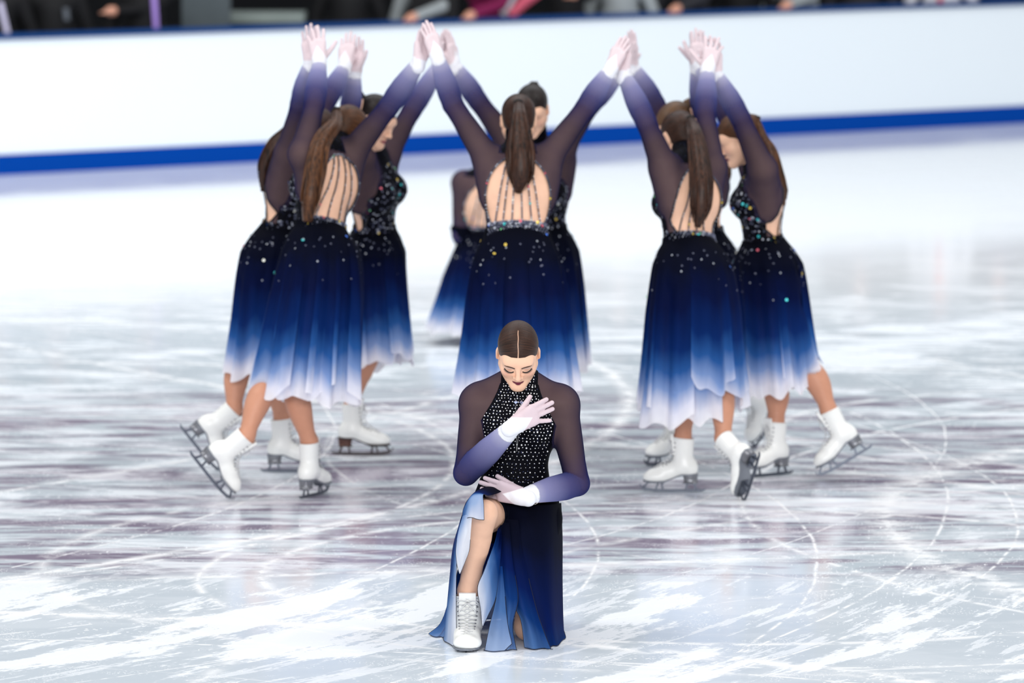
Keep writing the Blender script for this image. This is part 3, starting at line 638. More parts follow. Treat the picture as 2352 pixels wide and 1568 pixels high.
def sample_surface(V, T, n, rg):
    a, b, c = V[T[:, 0]], V[T[:, 1]], V[T[:, 2]]; N = np.cross(b - a, c - a); ar = np.linalg.norm(N, axis=1); cdf = np.cumsum(ar) / ar.sum()
    i = np.searchsorted(cdf, rg.random(n)).clip(0, len(T) - 1); u, v = rg.random(n), rg.random(n); m = u + v > 1; u[m] = 1 - u[m]; v[m] = 1 - v[m]
    return a[i] + (b[i] - a[i]) * u[:, None] + (c[i] - a[i]) * v[:, None], N[i] / ar[i][:, None]
# ------------------------------------------------------------------ ponytail
def pony(path, rad, seed, n=44, flat=.6, view=(0, 1, 0), taper=.25):
    r = random.Random(seed); path = np.asarray(path, float); cl = spline(path, 26); rd = np.interp(np.linspace(0, 1, 26), np.linspace(0, 1, len(rad)), rad)
    T_ = np.gradient(cl, axis=0); T_ /= np.linalg.norm(T_, axis=1)[:, None]; B = np.array(view, float); A = np.cross(T_, B); A /= np.linalg.norm(A, axis=1)[:, None]; Bn = np.cross(A, T_)
    parts = []; hc = []
    core = tube(cl, rd * .78, 10); parts.append(core); hc.append(np.c_[core[0][:, 0] * 130, core[0][:, 1] * 130, core[0][:, 2] * 5])
    for i in range(n):
        a = r.uniform(0, 2 * math.pi); f = r.uniform(.55, .95); ee = r.uniform(.80, 1.0); m = max(6, int(26 * ee)); s = np.linspace(0, 1, m)
        a2 = a + (r.uniform(-.5, .5)) * s; ff = f * (1 + r.uniform(-.1, .22) * s ** 2)
        Pp = cl[:m] + A[:m] * (np.cos(a2) * rd[:m] * ff)[:, None] + Bn[:m] * (np.sin(a2) * rd[:m] * ff * flat)[:, None]
        rr = rd[:m] * r.uniform(.16, .26) * np.interp(s, [0, .1, .7, 1], [.8, 1, .9, .12]); V, F_ = tube(Pp, np.maximum(rr, .001), 5); parts.append((V, F_))
        o = r.uniform(0, 40); hc.append(np.c_[np.full(len(V), o) + V[:, 0] * 40, V[:, 1] * 40 + o, V[:, 2] * 2.5])
    V, Fs = joinm(parts); return V, Fs, np.concatenate(hc)
# ------------------------------------------------------------------ a skater
SKIN = np.array(lin((242, 194, 164))[:3]); TIGHT = np.array(lin((202, 144, 116))[:3]); LIP = np.array(lin((112, 40, 60))[:3]); SHADOW = np.array(lin((150, 100, 88))[:3])
def skater(label, P, group='skaters of the ring with raised joined hands', hv=.0085, hh=.0040, hero=False, hair='hair_brown', skin=1.0, skates=('silver', 'silver'), opening=True, strapxs=(-.10, -.065, -.025, .02, .062, .10), seed=1):
    rg = np.random.default_rng(seed)
    T = Torso(P['pel'], P['neck'], np.asarray(P['shR']) - np.asarray(P['shL']), P.get('sw', 1.0))
    r0 = np.array([T.o[0], T.o[1], 0.]); rt = root('person', r0, label, 'person', group)
    F = nrm(P['hF']); Xh = nrm(np.cross(F, P.get('hUp', (0, 0, 1)))); Uh = np.cross(Xh, F); RH = np.stack([Xh, F, Uh], 1); C = np.asarray(P['head'], float)
    def HP(x, y, z): return C + RH @ np.array([x, y, z], float)
    # --- fields
    up = Field(); T.field(up, P.get('bust', 1.0)); tor = Field(list(up.p))
    nb = T.P(0, -.012, .47); nt = HP(0, -.022, -.045)
    for fd in (up, tor): fd.seg(nb, nt, [.056, .050, .050], .02)
    arms = {}
    for s in 'RL':
        sh, el, wr = [np.asarray(P[k + s], float) for k in ('sh', 'el', 'wr')]; arms[s] = (sh, el, wr)
        a = P.get('arm', 1.0)
        for fd in ((up, tor) if hero else (up,)):
            fd.seg(T.P((.10 if s == 'R' else -.10) * T.sw, -.005, .40), sh, [.062 * a, .056 * a], .04)
            fd.seg(T.P((.115 if s == 'R' else -.115) * T.sw, -.02, .30), sh, [.040, .046], .05)
        up.seg(sh, el, [.056 * a, .053 * a, .048 * a, .042 * a, .041 * a], .025)
        up.seg(el, wr - nrm(wr - el) * .014, [.041 * a, .046 * a, .044 * a, .036 * a, .0275], .010)
    body = Field(list(up.p))
    for s in 'RL':
        kn, an = [np.asarray(P[k + s], float) for k in ('kn', 'an')]; hip = T.P((.085 if s == 'R' else -.085), -.002, -.03)
        lg = P.get('leg', 1.0); body.seg(hip, kn, np.array([.088, .084, .075, .062, .053]) * lg, .035)
        d = nrm(an - kn); back = P.get('calf' + s); back = nrm(back) if back is not None else -T.F
        lg = P.get('leg', 1.07); ft = nrm(np.asarray(P['ff' + s], float)); back = -nrm(ft - d * np.dot(ft, d)); fu_ = nrm(np.asarray(P['fu' + s], float)); an2 = an + fu_ * .105 - ft * .004
        body.seg(kn, an2, np.array([.052, .051, .055, .052, .044, .0385, .036]) * np.array([lg] * 5 + [1, 1])[:7], .02, off=back * .012); body.seg(an2, an - fu_ * .03, [.036, .030], .02)
        body.seg(kn + back * -.012, kn + d * .05 - back * .006, [.038 * lg, .034 * lg], .03)
    nofa = not P.get('face', True)
    head_field(body, C, RH, not nofa)
    hl = C - .125; hu = C + .125; fine = [[(hl[i], hu[i], hh)] for i in range(3)]
    V, Fq = build(body, hv, fine, 1)
    q = (V - C) @ RH; inhead = (np.abs(q) < .14).all(1)
    col = np.tile(SKIN * skin, (len(V), 1)); ql = T.loc(V)
    for s in 'RL':
        an = np.asarray(P['an' + s]); kn = np.asarray(P['kn' + s])
    leg = (V[:, 2] < T.o[2] + .09) & (ql[:, 2] < .10) if hero else V[:, 2] < T.o[2] - .06; tl = np.array(lin(P['tight'])[:3]) if 'tight' in P else TIGHT; col[leg] = tl
    if inhead.any():
        x, y, z = q[:, 0], q[:, 1], q[:, 2]; front = inhead & (y > .055)
        lips = front & (np.abs(x) < .024); zc = -.0572 - .0040 * (np.abs(x) / .022) ** 2; lw_ = np.clip((np.where(z > zc, .0072, .0098) * (1 - (np.abs(x) / .0225) ** 2) - np.abs(z - zc)) / .0012 + .5, 0, 1) * lips * np.clip((y - .078) / .004, 0, 1)
        col = col * (1 - lw_[:, None]) + np.array(lin(P.get('lip', (112, 40, 60)))[:3]) * lw_[:, None]
        es = np.exp(-(((np.abs(x) - .034) / .017) ** 2 + ((z - .010) / .010) ** 2)) * front * .6; col = col * (1 - es[:, None]) + SHADOW * es[:, None]
        bl = np.exp(-(((np.abs(x) - .044) / .018) ** 2 + ((z + .022) / .016) ** 2)) * front * .28; col = col * (1 - bl[:, None]) + np.array(lin((214, 120, 110))[:3]) * bl[:, None]
    link('body', mesh('body', V - r0, Fq, M['skin'], True, {'Col': col}), rt)
    # --- hair cap
    hf = Field(); hf.ell(HP(0, -.012, .036), RH, (.0752, .0962, .0823), .02); hf.ell(HP(0, -.030, -.02), RH, (.064, .070, .060), .03)
    if P.get('bun', True) and not hero: hf.ell(HP(0, -.098, .040), RH, (.026, .030, .026), .02)
    if hero: hf.ell(HP(0, -.100, .020), RH, (.036, .030, .034), .015)
    V, Fq = build(hf, hh, it=1); q = (V - C) @ RH; x, y, z = q.T
    if hero: hc = np.c_[np.arctan2(z + .01, y + .02) * 62 + np.abs(x) * 40, np.abs(x) * 9, (x > 0) * 7.]
    else: hc = np.c_[x * 75, np.arctan2(z - .04, -.098 - y) * 3, np.arctan2(x, z + .0) * 28]
    g = hairline(q); Vx = np.c_[V, hc, q]; Vx, Tt = clip(Vx, tri(Fq), g)
    if hero or P.get('part'): qq = Vx[:, 6:9]; ext = qq[:, 1] + .006; Vx, Tt = clip(Vx, Tt, np.maximum(np.abs(qq[:, 0] - .0005 * np.sin(qq[:, 1] * 160)) - (.0017 + .006 * np.clip(qq[:, 1] - .06, 0, 1)), -ext))
    link('hair', mesh('hair', Vx[:, :3] - r0, Tt, M[hair], True, {'hc': Vx[:, 3:6]}), rt)
    if hero: # face make-up pieces follow the face surface
        ff_ = Field(); head_field(ff_, C, RH, True); bw_, ls_ = [], []
        for s in (-1, 1):
            pts = np.array([HP(s * x_, .16, z_) for x_, z_ in [(.0125, .0150), (.020, .0185), (.030, .0222), (.040, .0240), (.050, .0225)]]); H, ok = trace(ff_, spline(pts, 14), -F)
            H = H + F * .0005; rr_ = np.interp(np.linspace(0, 1, 14), [0, .25, .7, 1], [.0022, .0028, .0022, .0007])
            o = link('eyebrow', mm('eyebrow', (tube(H - r0, rr_, 6)[0], tube(H - r0, rr_, 6)[1]), M['brow'], True), rt)
            pts = np.array([HP(s * x_, .16, z_) for x_, z_ in [(.0165, -.0045), (.024, -.0085), (.033, -.0092), (.042, -.0058), (.050, .0018)]]); H, ok = trace(ff_, spline(pts, 18), -F); parts = [tube(H + F * .0008, np.linspace(.0012, .0027, 18), 6)]
            for k in range(44):
                t = k / 43; p = H[min(17, int(t * 17))] + F * .001; d = nrm(F * .7 - Uh * .9 + Xh * s * (t - .25) * .9); L = .0045 + .0035 * t; parts.append(tube(np.array([p, p + d * L * .55 + Uh * -.0006, p + d * L + Uh * .0010]), [.0007, .00055, .0002], 4))
            V, Fs = joinm(parts); link('eyelashes', mesh('eyelashes', V - r0, Fs, M['lash']), rt)
            # fine pale lid line
            pts = np.array([HP(s * x_, .16, z_) for x_, z_ in [(.016, .005), (.026, .0095), (.036, .0105), (.047, .0090), (.053, .0105)]]); H, ok = trace(ff_, spline(pts, 14), -F)
            V, Fs = tube(H + F * .0001 - r0, .0006, 5); link('eyeliner', mesh('eyeliner', V, Fs, M['lace']), rt)
    # --- ponytail and elastic
    if not hero:
        base = HP(0, -.110, .046)
        path = P.get('pony') or [base, base - T.F * .035 + np.array([0, 0, -.02]), T.P(0, -.165, .44), T.P(.0, -.150, .32)]
        path = [base if p is None else p for p in path]; vw = P.get('ponyview', (0, 1, 0))
        V, Fs, hc = pony(path, P.get('ponyr', [.017, .030, .036, .034, .022, .008]), seed, view=vw); pt = link('ponytail', mesh('ponytail', V - r0, Fs, M[P.get('ponyhair', hair)], True, {'hc': hc}), rt)
        a0 = np.asarray(path[0]); d = nrm(np.asarray(path[1]) - a0); u = nrm(np.cross(d, (.2, .3, 1))); v = np.cross(d, u); th = np.linspace(0, 2 * np.pi, 17)
        V, Fs = tube(a0 + d * .004 + .018 * (np.cos(th)[:, None] * u + np.sin(th)[:, None] * v), .006, 6, False); link('hair_tie', mesh('hair_tie', V - r0, Fs, M['tie']), pt)
    # --- sheer top with long sleeves
    up2 = Field([(lambda X, Y, Z, f=p[0]: f(X, Y, Z) - .0045, p[1] - .005, p[2] + .005, p[3], p[4]) if p[4] == 'u' else p for p in up.p])
    V, Fq = build(up2, hv * .9, it=1); ql = T.loc(V); g = np.zeros(len(V)); fa = np.full(len(V), .3); best = np.full(len(V), 9.)
    for s in 'RL':
        sh, el, wr = arms[s]; 
        for a, b, t0, t1 in ((sh, el, 0.02, .52), (el, wr, .52, 1.0)):
            ab = b - a; t = np.clip((V - a) @ ab / (ab @ ab), 0, 1); d = np.linalg.norm(V - a - t[:, None] * ab, axis=1); m = (d < best) & (d < .085); best[m] = d[m]; gt = t0 + (t1 - t0) * t; Lw = (1 - t) * np.linalg.norm(ab); gt = np.where((t1 > .9) & (Lw < (.052 if hero else .022)), 1.0, gt * .945); g[m] = gt[m]
        ab = nrm(wr - el); ax = (V - wr) @ ab; rd = np.linalg.norm(V - wr - ax[:, None] * ab, axis=1); m = (rd < .05) & (ax > -.05); fa[m] = np.minimum(fa[m], .004 - ax[m])
    if P.get('tmask', False): 
        tf = tor.at(V); m = (best > .056); g[m] = 0
    nd = nrm(nt - nb); col_ = ((nt - V) @ nd) * 1.0 + P.get('collar', -.006); hh_ = np.linalg.norm(np.cross(V - nb, nd), axis=1) < .09; f1 = np.where(hh_ & (((V - nb) @ nd) > 0) & (((V - nb) @ nd) < .2) & (best > .066), col_, .3)
    f2 = (ql[:, 2] - .06)
    def openf(x, y, h):
        top = P.get('optop', .46); bot = .165; hw = P.get('opw', .142); hc_ = .285
        up_ = (top - hc_) * np.sqrt(np.clip(1 - (np.abs(x) / hw) ** 1.7, 0, 1)) + hc_; lo = bot + 0 * x; lim = hw - np.clip(hc_ - h, 0, 1) ** 2 * 2.2
        return np.maximum(np.maximum(h - up_, lo - h), np.abs(x) - lim)
    if opening: f3 = np.where(ql[:, 1] < -.0, openf(ql[:, 0], ql[:, 1], ql[:, 2]), .2); f3 = np.where((ql[:, 1] >= -.0) & (f3 < 0), .05, f3)
    else: f3 = np.full(len(V), .2)
    f = np.minimum(np.minimum(fa, f1), np.minimum(f2, f3)); Vx, Tt = clip(np.c_[V, g], tri(Fq), f)
    link('mesh_top', mesh('mesh_top', Vx[:, :3] - r0, Tt, M['sheer'], True, {'g': Vx[:, 3]}), rt, 'sheer navy mesh top with long sleeves fading to white cuffs')
    for s in 'RL':  # cuff seam
        sh, el, wr = arms[s]; d = nrm(wr - el); u = nrm(np.cross(d, (.3, .2, 1))); v = np.cross(d, u); th = np.linspace(0, 2 * np.pi, 21); c = wr - d * (.052 if hero else .02)
        H, ok = trace(up2, c + .12 * (np.cos(th)[:, None] * u + np.sin(th)[:, None] * v), -(np.cos(th)[:, None] * u + np.sin(th)[:, None] * v))
        H = c + (H - c) * np.minimum(1, .038 / np.maximum(np.linalg.norm(H - c, axis=1), 1e-6))[:, None]
        V, Fs = tube(H - r0, .0012, 5, False); link('cuff_seam', mesh('cuff_seam', V, Fs, M['lace']), rt)
    # --- bodice: glittering front and belt
    bo = Field([(lambda X, Y, Z, f=p[0]: f(X, Y, Z) - .0075, p[1] - .008, p[2] + .008, p[3], p[4]) if p[4] == 'u' else p for p in tor.p])
    V, Fq = build(bo, hv * .8, it=1); ql = T.loc(V); x, y, h = ql.T
    xb = np.interp(h, P.get('xbh', [.24, .29, .33, .38, .42, .46, .50]), P.get('xbv', [.30, .178, .146, .120, .098, .080, .068]))
    fr = np.minimum(y - P.get('ysplit', .0), xb - np.abs(x)); fr = np.where((h > .49) & hero, np.minimum(.1, .068 - np.abs(x)), fr)
    if not hero: fr = np.where(h > .475, .1, fr)
    f = np.maximum(fr, .175 - h); f = np.minimum(f, h + .02); f = np.minimum(f, np.where(((V - nb) @ nd) > 0, ((nt - V) @ nd) + P.get('collar', -.006) - .001, .3))
    Vx, Tt = clip(V, tri(Fq), f); bv, bt = Vx, Tt
    link('bodice', mesh('bodice', Vx - r0, Tt, M['bodice'], True), rt, 'glittering black navy bodice')
    # --- skirt
    if not hero:
        V, Fs, gg = skirt_mesh(T, P['hem'], P['A'], P['B'], P['panels'], seed, hip=P.get('hip', 1), nfold=P.get('nfold', 11), fold=P.get('fold', 1))
        hi = V[:, 2] > np.asarray(P['hem'])[2] + .10; V[hi] = drape(V[hi], body, T.o); link('skirt', mesh('skirt', V - r0, Fs, M['skirt'], True, {'g': gg}), rt, 'chiffon skirt fading from navy through blue to white'); sv, sq, sg = V, Fs[0], gg
    # --- decoration
    if not hero:
        Pp, Nn = sample_surface(bv, bt, P.get('nseq', 900), rg); ql = T.loc(Pp); keep = (ql[:, 2] > .02) & (ql[:, 2] < .46)
        Pp, Nn = Pp[keep], Nn[keep]; belt = T.loc(Pp)[:, 2] < .175; rr = np.where(rg.random(len(Pp)) < .5, .0050, .0040)
        # neat rows on the back of the belt, thinning out down the skirt
        xs, hs = np.meshgrid(np.arange(-.125, .126, .0125), np.arange(.172, .02, -.0125)); xs = xs.ravel() + np.where((np.round((.172 - hs.ravel()) / .0125)).astype(int) % 2, .006, 0); hs = hs.ravel()
        kp = rg.random(len(xs)) < np.interp(hs, [.02, .07, .11, .13], [.15, .45, .85, 1]); O = np.array([T.P(a, -.30, b) for a, b in zip(xs[kp], hs[kp])]); H, ok = trace(bo, O, T.F, off=.004); H = H[ok]
        Nb = np.tile(-T.F, (len(H), 1)); Pp = np.concatenate([Pp, H]); Nn = np.concatenate([Nn, Nb]); rr = np.concatenate([rr, np.full(len(H), .0058)])
        # a few on the upper skirt
        Ps, Ns = sample_surface(sv, tri(sq), 2600, rg); cz = Ps[:, 2]; top = T.P(0, 0, .12)[2]; kp = (cz < top) & (rg.random(len(Ps)) < np.clip(1 - (top - cz) / .26, 0, 1) ** 2 * .34); Ps, Ns = Ps[kp], Ns[kp]
        ctr = T.P(0, 0, 0); Ns = np.where(((Ps - ctr) * Ns).sum(1)[:, None] < 0, -Ns, Ns); Pp = np.concatenate([Pp, Ps + Ns * .006]); Nn = np.concatenate([Nn, Ns]); rr = np.concatenate([rr, np.full(len(Ps), .004)])
        kinds = rg.choice(8, len(Pp), p=[.27, .655, .012, .015, .014, .010, .016, .008]); rr = np.where(kinds > 1, .0066, rr)
        V, Fs, mi = rings(Pp, Nn, rr, kinds, seed); link('sequins', mesh('sequins', V - r0, Fs, SEQM, False, None, mi), rt, 'silver and coloured sequins', True)
    if opening:
        # beaded edge of the open back and crossing straps
        hw = P.get('opw', .142); top = P.get('optop', .46); hc_ = .285; pts = []
        for h in np.linspace(.168, hc_, 12): pts.append((hw - (hc_ - h) ** 2 * 2.2, h))
        for a in np.linspace(0, 1, 26)[1:]: x = hw * math.cos(a * math.pi / 2); pts.append((x, hc_ + (top - hc_) * math.sqrt(max(0, 1 - (x / hw) ** 1.7))))
        pts = pts + [(-a, b) for a, b in pts[::-1][1:]]; beads = []
        O = np.array([T.P(a, -.30, b) for a, b in pts]); H, ok = trace(up, O, T.F, off=.005); H = H[ok]
        V, Fs = tube(spline(H, 120) - r0, .0042, 6); link('strap', mesh('strap', V, Fs, M['strap']), rt, 'beaded black edging of the open back'); beads.append(spline(H, 64))
        for i, xb_ in enumerate(strapxs):
            xt = xb_ * .45; O = np.array([T.P(xt + (xb_ - xt) * (t ** .85), -.30, .452 - t * .284) for t in np.linspace(0, 1, 12)]); H, ok = trace(up, O, T.F, off=.0045); H = H[ok]
            if len(H) < 4: continue
            V, Fs = tube(spline(H, 40) - r0, .0030, 6); link('strap', mesh('strap', V, Fs, M['strap']), rt); beads.append(spline(H, 26))
        Bp = np.concatenate(beads); kinds = rg.choice(8, len(Bp), p=[.36, .58, .005, .005, .015, .015, .015, .005])
        V, Fs, mi = rings(Bp - T.F * .0035, np.tile(-T.F, (len(Bp), 1)), np.where(kinds > 1, .0052, .0040), kinds, seed + 5); link('strap_beads', mesh('strap_beads', V - r0, Fs, SEQM, False, None, mi), rt, 'small round beads along the straps', True)
    # --- gloved hands
    for s in 'RL':
        wr = arms[s][2]; hand_at(P.get('hand' + s, HAND['flat']), wr, np.asarray(P['tip' + s]) - wr, P['palm' + s], s == 'R', rt, r0)
    # --- skates
    for s, kd in zip('RL', skates): skate_at(np.asarray(P['an' + s], float), P['ff' + s], P['fu' + s], rt, r0, kd, P.get('bscale', 1.0))
    return dict(body=body, T=T, rt=rt, r0=r0, up=up, up2=up2, bo=bo, bv=bv, bt=bt, HP=HP, RH=RH, C=C, arms=arms, F=F)
# ------------------------------------------------------------------ the ring of eight
def stand(px, D): return G(px, D, .1425)
UPZ = (0, 0, 1)
def panels(Ls, half=40, shape=.06, ros=(0, .05), start=-90):
    n = len(Ls); return [(start + i * 360 / n, half if np.isscalar(half) else half[i], L, ros[i % 2], shape if np.isscalar(shape) else shape[i]) for i, L in enumerate(Ls)]
FAST = False
C_ = dict(pel=W(1188, 612, 24.74), neck=W(1191, 350, 24.94), head=W(1191, 278, 25.02), hF=(0, .93, -.36), sw=1.04,
    shR=W(1256, 366, 24.92), elR=W(1345, 248, 25.0), wrR=W(1402, 160, 25.0), tipR=W(1446, 70, 25.05), palmR=(.6, .8, 0),
    shL=W(1122, 368, 24.92), elL=W(1040, 240, 24.98), wrL=W(1004, 130, 24.95), tipL=W(972, 32, 25.0), palmL=(-.6, .8, 0),
    knR=G(1222, 24.7, .56), anR=stand(1218, 24.62), ffR=(.1, 1, 0), fuR=UPZ, knL=G(1160, 24.75, .56), anL=stand(1160, 24.5), ffL=(-.1, 1, 0), fuL=UPZ,
    pony=[None, W(1192, 262, 24.82), W(1194, 305, 24.78), W(1196, 350, 24.75), W(1196, 400, 24.73), W(1190, 442, 24.74)], ponyr=[.022, .030, .048, .064, .060, .020],
    hem=G(1190, 24.7, .47), A=.245, B=.22, panels=panels([1.0, .99, 1.0, .96, 1.02, .97], 44, .05), nfold=11)
skater('person in ring centre front, back squarely turned, both arms raised in a V', C_, hair='hair_brown', seed=11)
L_ = dict(pel=W(733, 600, 25.0), neck=W(752, 340, 25.16), head=W(800, 303, 25.36), hF=(.62, .62, -.5), sw=.93,
    shR=W(808, 352, 25.20), elR=W(893, 245, 25.1), wrR=W(962, 143, 24.98), tipR=W(972, 52, 25.02), palmR=(.7, -.55, 0),
    shL=W(696, 354, 24.98), elL=W(722, 240, 25.12), wrL=W(734, 142, 25.25), tipL=W(722, 40, 25.3), palmL=(-.15, 1, 0),
    knR=W(672, 865, 24.93), anR=stand(712, 24.95), ffR=(.42, .9, 0), fuR=UPZ, knL=W(622, 868, 24.88), anL=G(524, 24.78, .225), ffL=(.60, .18, -.78), fuL=(.80, -.02, .6),
    pony=[None, W(768, 285, 25.05), W(738, 325, 24.93), W(722, 395, 24.87), W(712, 455, 24.84), W(706, 508, 24.84)], ponyr=[.018, .030, .040, .050, .050, .028], handL=HAND['loose'],
    hem=G(697, 24.95, .41), A=.235, B=.235, panels=panels([.98, 1.0, 1.02, 1.0, .97, .95, .94], 42, .07), nfold=11, opw=.126)
skater('person at front left seen from behind, long chestnut ponytail over the open back', L_, hair='hair_chestnut', seed=12, strapxs=(-.09, -.04, .03, .09))
LL_ = dict(pel=W(630, 600, 25.8), neck=W(680, 345, 25.8), head=W(723, 305, 25.8), hF=(.8, .1, -.55), sw=.9, bust=.9,
    shR=W(664, 352, 25.64), elR=W(690, 238, 25.5), wrR=W(714, 142, 25.4), tipR=W(709, 56, 25.4), palmR=(.1, -1, 0),
    shL=W(700, 348, 25.97), elL=W(748, 235, 26.1), wrL=W(792, 152, 26.2), tipL=W(800, 82, 26.25), palmL=(.1, 1, 0),
    knR=W(648, 860, 25.82), anR=stand(650, 25.85), ffR=(1, .06, 0), fuR=UPZ, knL=W(556, 818, 25.8), anL=G(498, 25.72, .235), ffL=(.62, .12, -.78), fuL=(.78, 0, .62),
    pony=[None, W(662, 300, 25.72), W(632, 332, 25.70), W(608, 380, 25.70), W(603, 440, 25.7)], ponyr=[.018, .026, .032, .030, .012],
    hem=G(604, 25.78, .44), A=.19, B=.165, panels=panels([.93, .98, 1.0, 1.03, 1.0, .96], 44, .06), nfold=10, opw=.13, optop=.45)
skater('leftmost person of the ring, side view facing right, behind the chestnut ponytail', LL_, hair='hair_brown', seed=13, strapxs=(-.08, 0, .08))
L2_ = dict(pel=W(856, 602, 26.55), neck=W(858, 352, 26.42), head=W(862, 276, 26.28), hF=(.72, -.42, -.50), sw=.92, bust=1.1,
    shR=W(830, 360, 26.28), elR=W(803, 262, 26.25), wrR=W(815, 168, 26.25), tipR=W(822, 70, 26.25), palmR=(-.3, -.95, 0),
    shL=W(888, 352, 26.56), elL=W(945, 255, 26.65), wrL=W(1008, 150, 26.7), tipL=W(1022, 62, 26.7), palmL=(.75, -.4, 0),
    knR=W(838, 825, 26.5), anR=stand(812, 26.5), ffR=(1, -.04, 0), fuR=UPZ, knL=W(800, 800, 26.7), anL=G(765, 27.0, .42), ffL=(.5, -.4, -.75), fuL=(.7, -.5, .6),
    hem=G(862, 26.5, .40), A=.165, B=.165, panels=panels([.97, 1.0, .93, .90, .98, 1.03], 42, .08), nfold=9, lip=(150, 50, 70))
skater('person at back left of ring, face half visible, wearing brown heeled skate', L2_, hair='hair_dark', seed=14, skates=('brown', 'brown'), skin=.98)
CB_ = dict(pel=W(1240, 598, 26.95), neck=W(1234, 340, 26.85), head=W(1222, 252, 26.72), hF=(-.08, -.86, -.5), sw=.95,
    shR=W(1172, 330, 26.8), elR=W(1098, 232, 26.75), wrR=W(1043, 150, 26.7), tipR=W(1030, 58, 26.72), palmR=(-.75, .45, 0),
    shL=W(1292, 335, 26.8), elL=W(1358, 240, 26.75), wrL=W(1424, 168, 26.7), tipL=W(1450, 74, 26.7), palmL=(.7, .5, 0),
    knR=G(1222, 26.8, .56), anR=stand(1216, 26.9), ffR=(-.1, -1, 0), fuR=UPZ, knL=G(1262, 26.8, .56), anL=stand(1258, 26.95), ffL=(.1, -1, 0), fuL=UPZ,
    hem=G(1246, 26.9, .36), A=.215, B=.18, panels=panels([1.0, .97, 1.02, .98, 1.0, .96], 44, .05))
skater('person at the back of the ring facing the camera, head just behind the nearest skater', CB_, hair='hair_dark', seed=15, strapxs=(-.05, .05))
R_ = dict(pel=W(1590, 632, 25.0), neck=W(1572, 372, 25.16), head=W(1560, 316, 25.34), hF=(-.5, .76, -.36), sw=.92,
    shR=W(1634, 385, 25.22), elR=W(1620, 262, 25.35), wrR=W(1625, 160, 25.45), tipR=W(1645, 72, 25.5), palmR=(.1, 1, 0),
    shL=W(1526, 385, 25.06), elL=W(1484, 280, 25.02), wrL=W(1432, 170, 25.06), tipL=W(1442, 76, 25.12), palmL=(-.7, -.5, 0),
    knR=W(1652, 868, 25.02), anR=G(1692, 24.85, .205), ffR=(-.22, .46, -.84), fuR=(-.55, .66, .52), knL=W(1562, 872, 25.1), anL=stand(1566, 25.12), ffL=(-.99, .06, 0), fuL=UPZ,
    pony=[None, W(1594, 296, 25.06), W(1604, 345, 24.97), W(1612, 420, 24.90), W(1610, 475, 24.88), W(1602, 522, 24.88)], ponyr=[.020, .030, .042, .050, .046, .018], handR=HAND['splay'],
    hem=G(1594, 25.05, .34), A=.245, B=.215, panels=[(-60, 40, .86, .06, .03), (-118, 30, 1.0, -.06, .03), (-165, 42, 1.02, .05, .05), (150, 40, .97, 0, .05), (100, 45, .96, .03, .05), (40, 45, .98, 0, .05), (-5, 38, .97, .03, .06), (-100, 26, .84, .09, .1)], nfold=9, opw=.128)
skater('person at front right seen from behind, dark ponytail, one skate tipped on its toe', R_, hair='hair_brown', seed=16, strapxs=(-.095, -.06, -.02, .02))
RR_ = dict(pel=W(1764, 628, 25.75), neck=W(1738, 376, 25.75), head=W(1697, 318, 25.72), hF=(-.86, -.06, -.46), sw=.88, bust=1.05,
    shR=W(1732, 385, 25.92), elR=W(1668, 262, 26.0), wrR=W(1606, 150, 26.1), tipR=W(1604, 84, 26.1), palmR=(-.2, .95, 0),
    shL=W(1752, 390, 25.58), elL=W(1700, 270, 25.55), wrL=W(1643, 168, 25.52), tipL=W(1636, 84, 25.52), palmL=(-.1, -1, 0),
    knR=W(1778, 868, 25.75), anR=stand(1780, 25.72), ffR=(-.82, -.57, 0), fuR=UPZ, knL=W(1848, 832, 25.68), anL=G(1926, 25.62, .215), ffL=(-.86, -.08, -.5), fuL=(-.46, .06, .88),
    pony=[None, W(1752, 318, 25.68), W(1772, 350, 25.66), W(1786, 405, 25.66), W(1794, 440, 25.68), W(1800, 472, 25.68)], ponyr=[.017, .024, .027, .032, .034, .012],
    hem=G(1790, 25.72, .375), A=.17, B=.165, panels=[(55, 42, .98, .03, .05), (105, 42, 1.0, 0, .05), (155, 42, 1.0, .03, .05), (-148, 30, .97, 0, .12), (-104, 24, .80, .10, .10), (-52, 24, .84, .05, .1), (0, 42, 1.0, .03, .05)], nfold=9, opw=.13, hip=1.05)
skater('rightmost person of the ring facing left, bowed face visible, leg stretched back', RR_, hair='hair_chestnut', seed=17, strapxs=(-.08, -.03, .03, .08))
RB_ = dict(pel=W(1618, 612, 26.4), neck=W(1596, 355, 26.4), head=W(1552, 292, 26.30), hF=(-.62, -.58, -.52), sw=.92,
    shR=W(1555, 352, 26.52), elR=W(1506, 240, 26.5), wrR=W(1452, 152, 26.45), tipR=W(1450, 74, 26.45), palmR=(-.6, -.5, 0),
    shL=W(1635, 360, 26.3), elL=W(1612, 255, 26.3), wrL=W(1600, 150, 26.25), tipL=W(1604, 80, 26.25), palmL=(.25, -.95, 0),
    knR=W(1580, 850, 26.3), anR=stand(1548, 26.15), ffR=(-.75, -.66, 0), fuR=UPZ, knL=W(1700, 840, 26.6), anL=G(1738, 26.75, .22), ffL=(-.55, -.25, -.8), fuL=(-.62, -.45, .62), handL=HAND['splay'],
    hem=G(1655, 26.45, .42), A=.20, B=.18, panels=panels([.97, 1.0, 1.0, .96, 1.0, .97], 44, .05))
skater('person at back right of the ring, head almost hidden behind the front right skater', RB_, hair='hair_light', seed=18, strapxs=(-.05, .05))
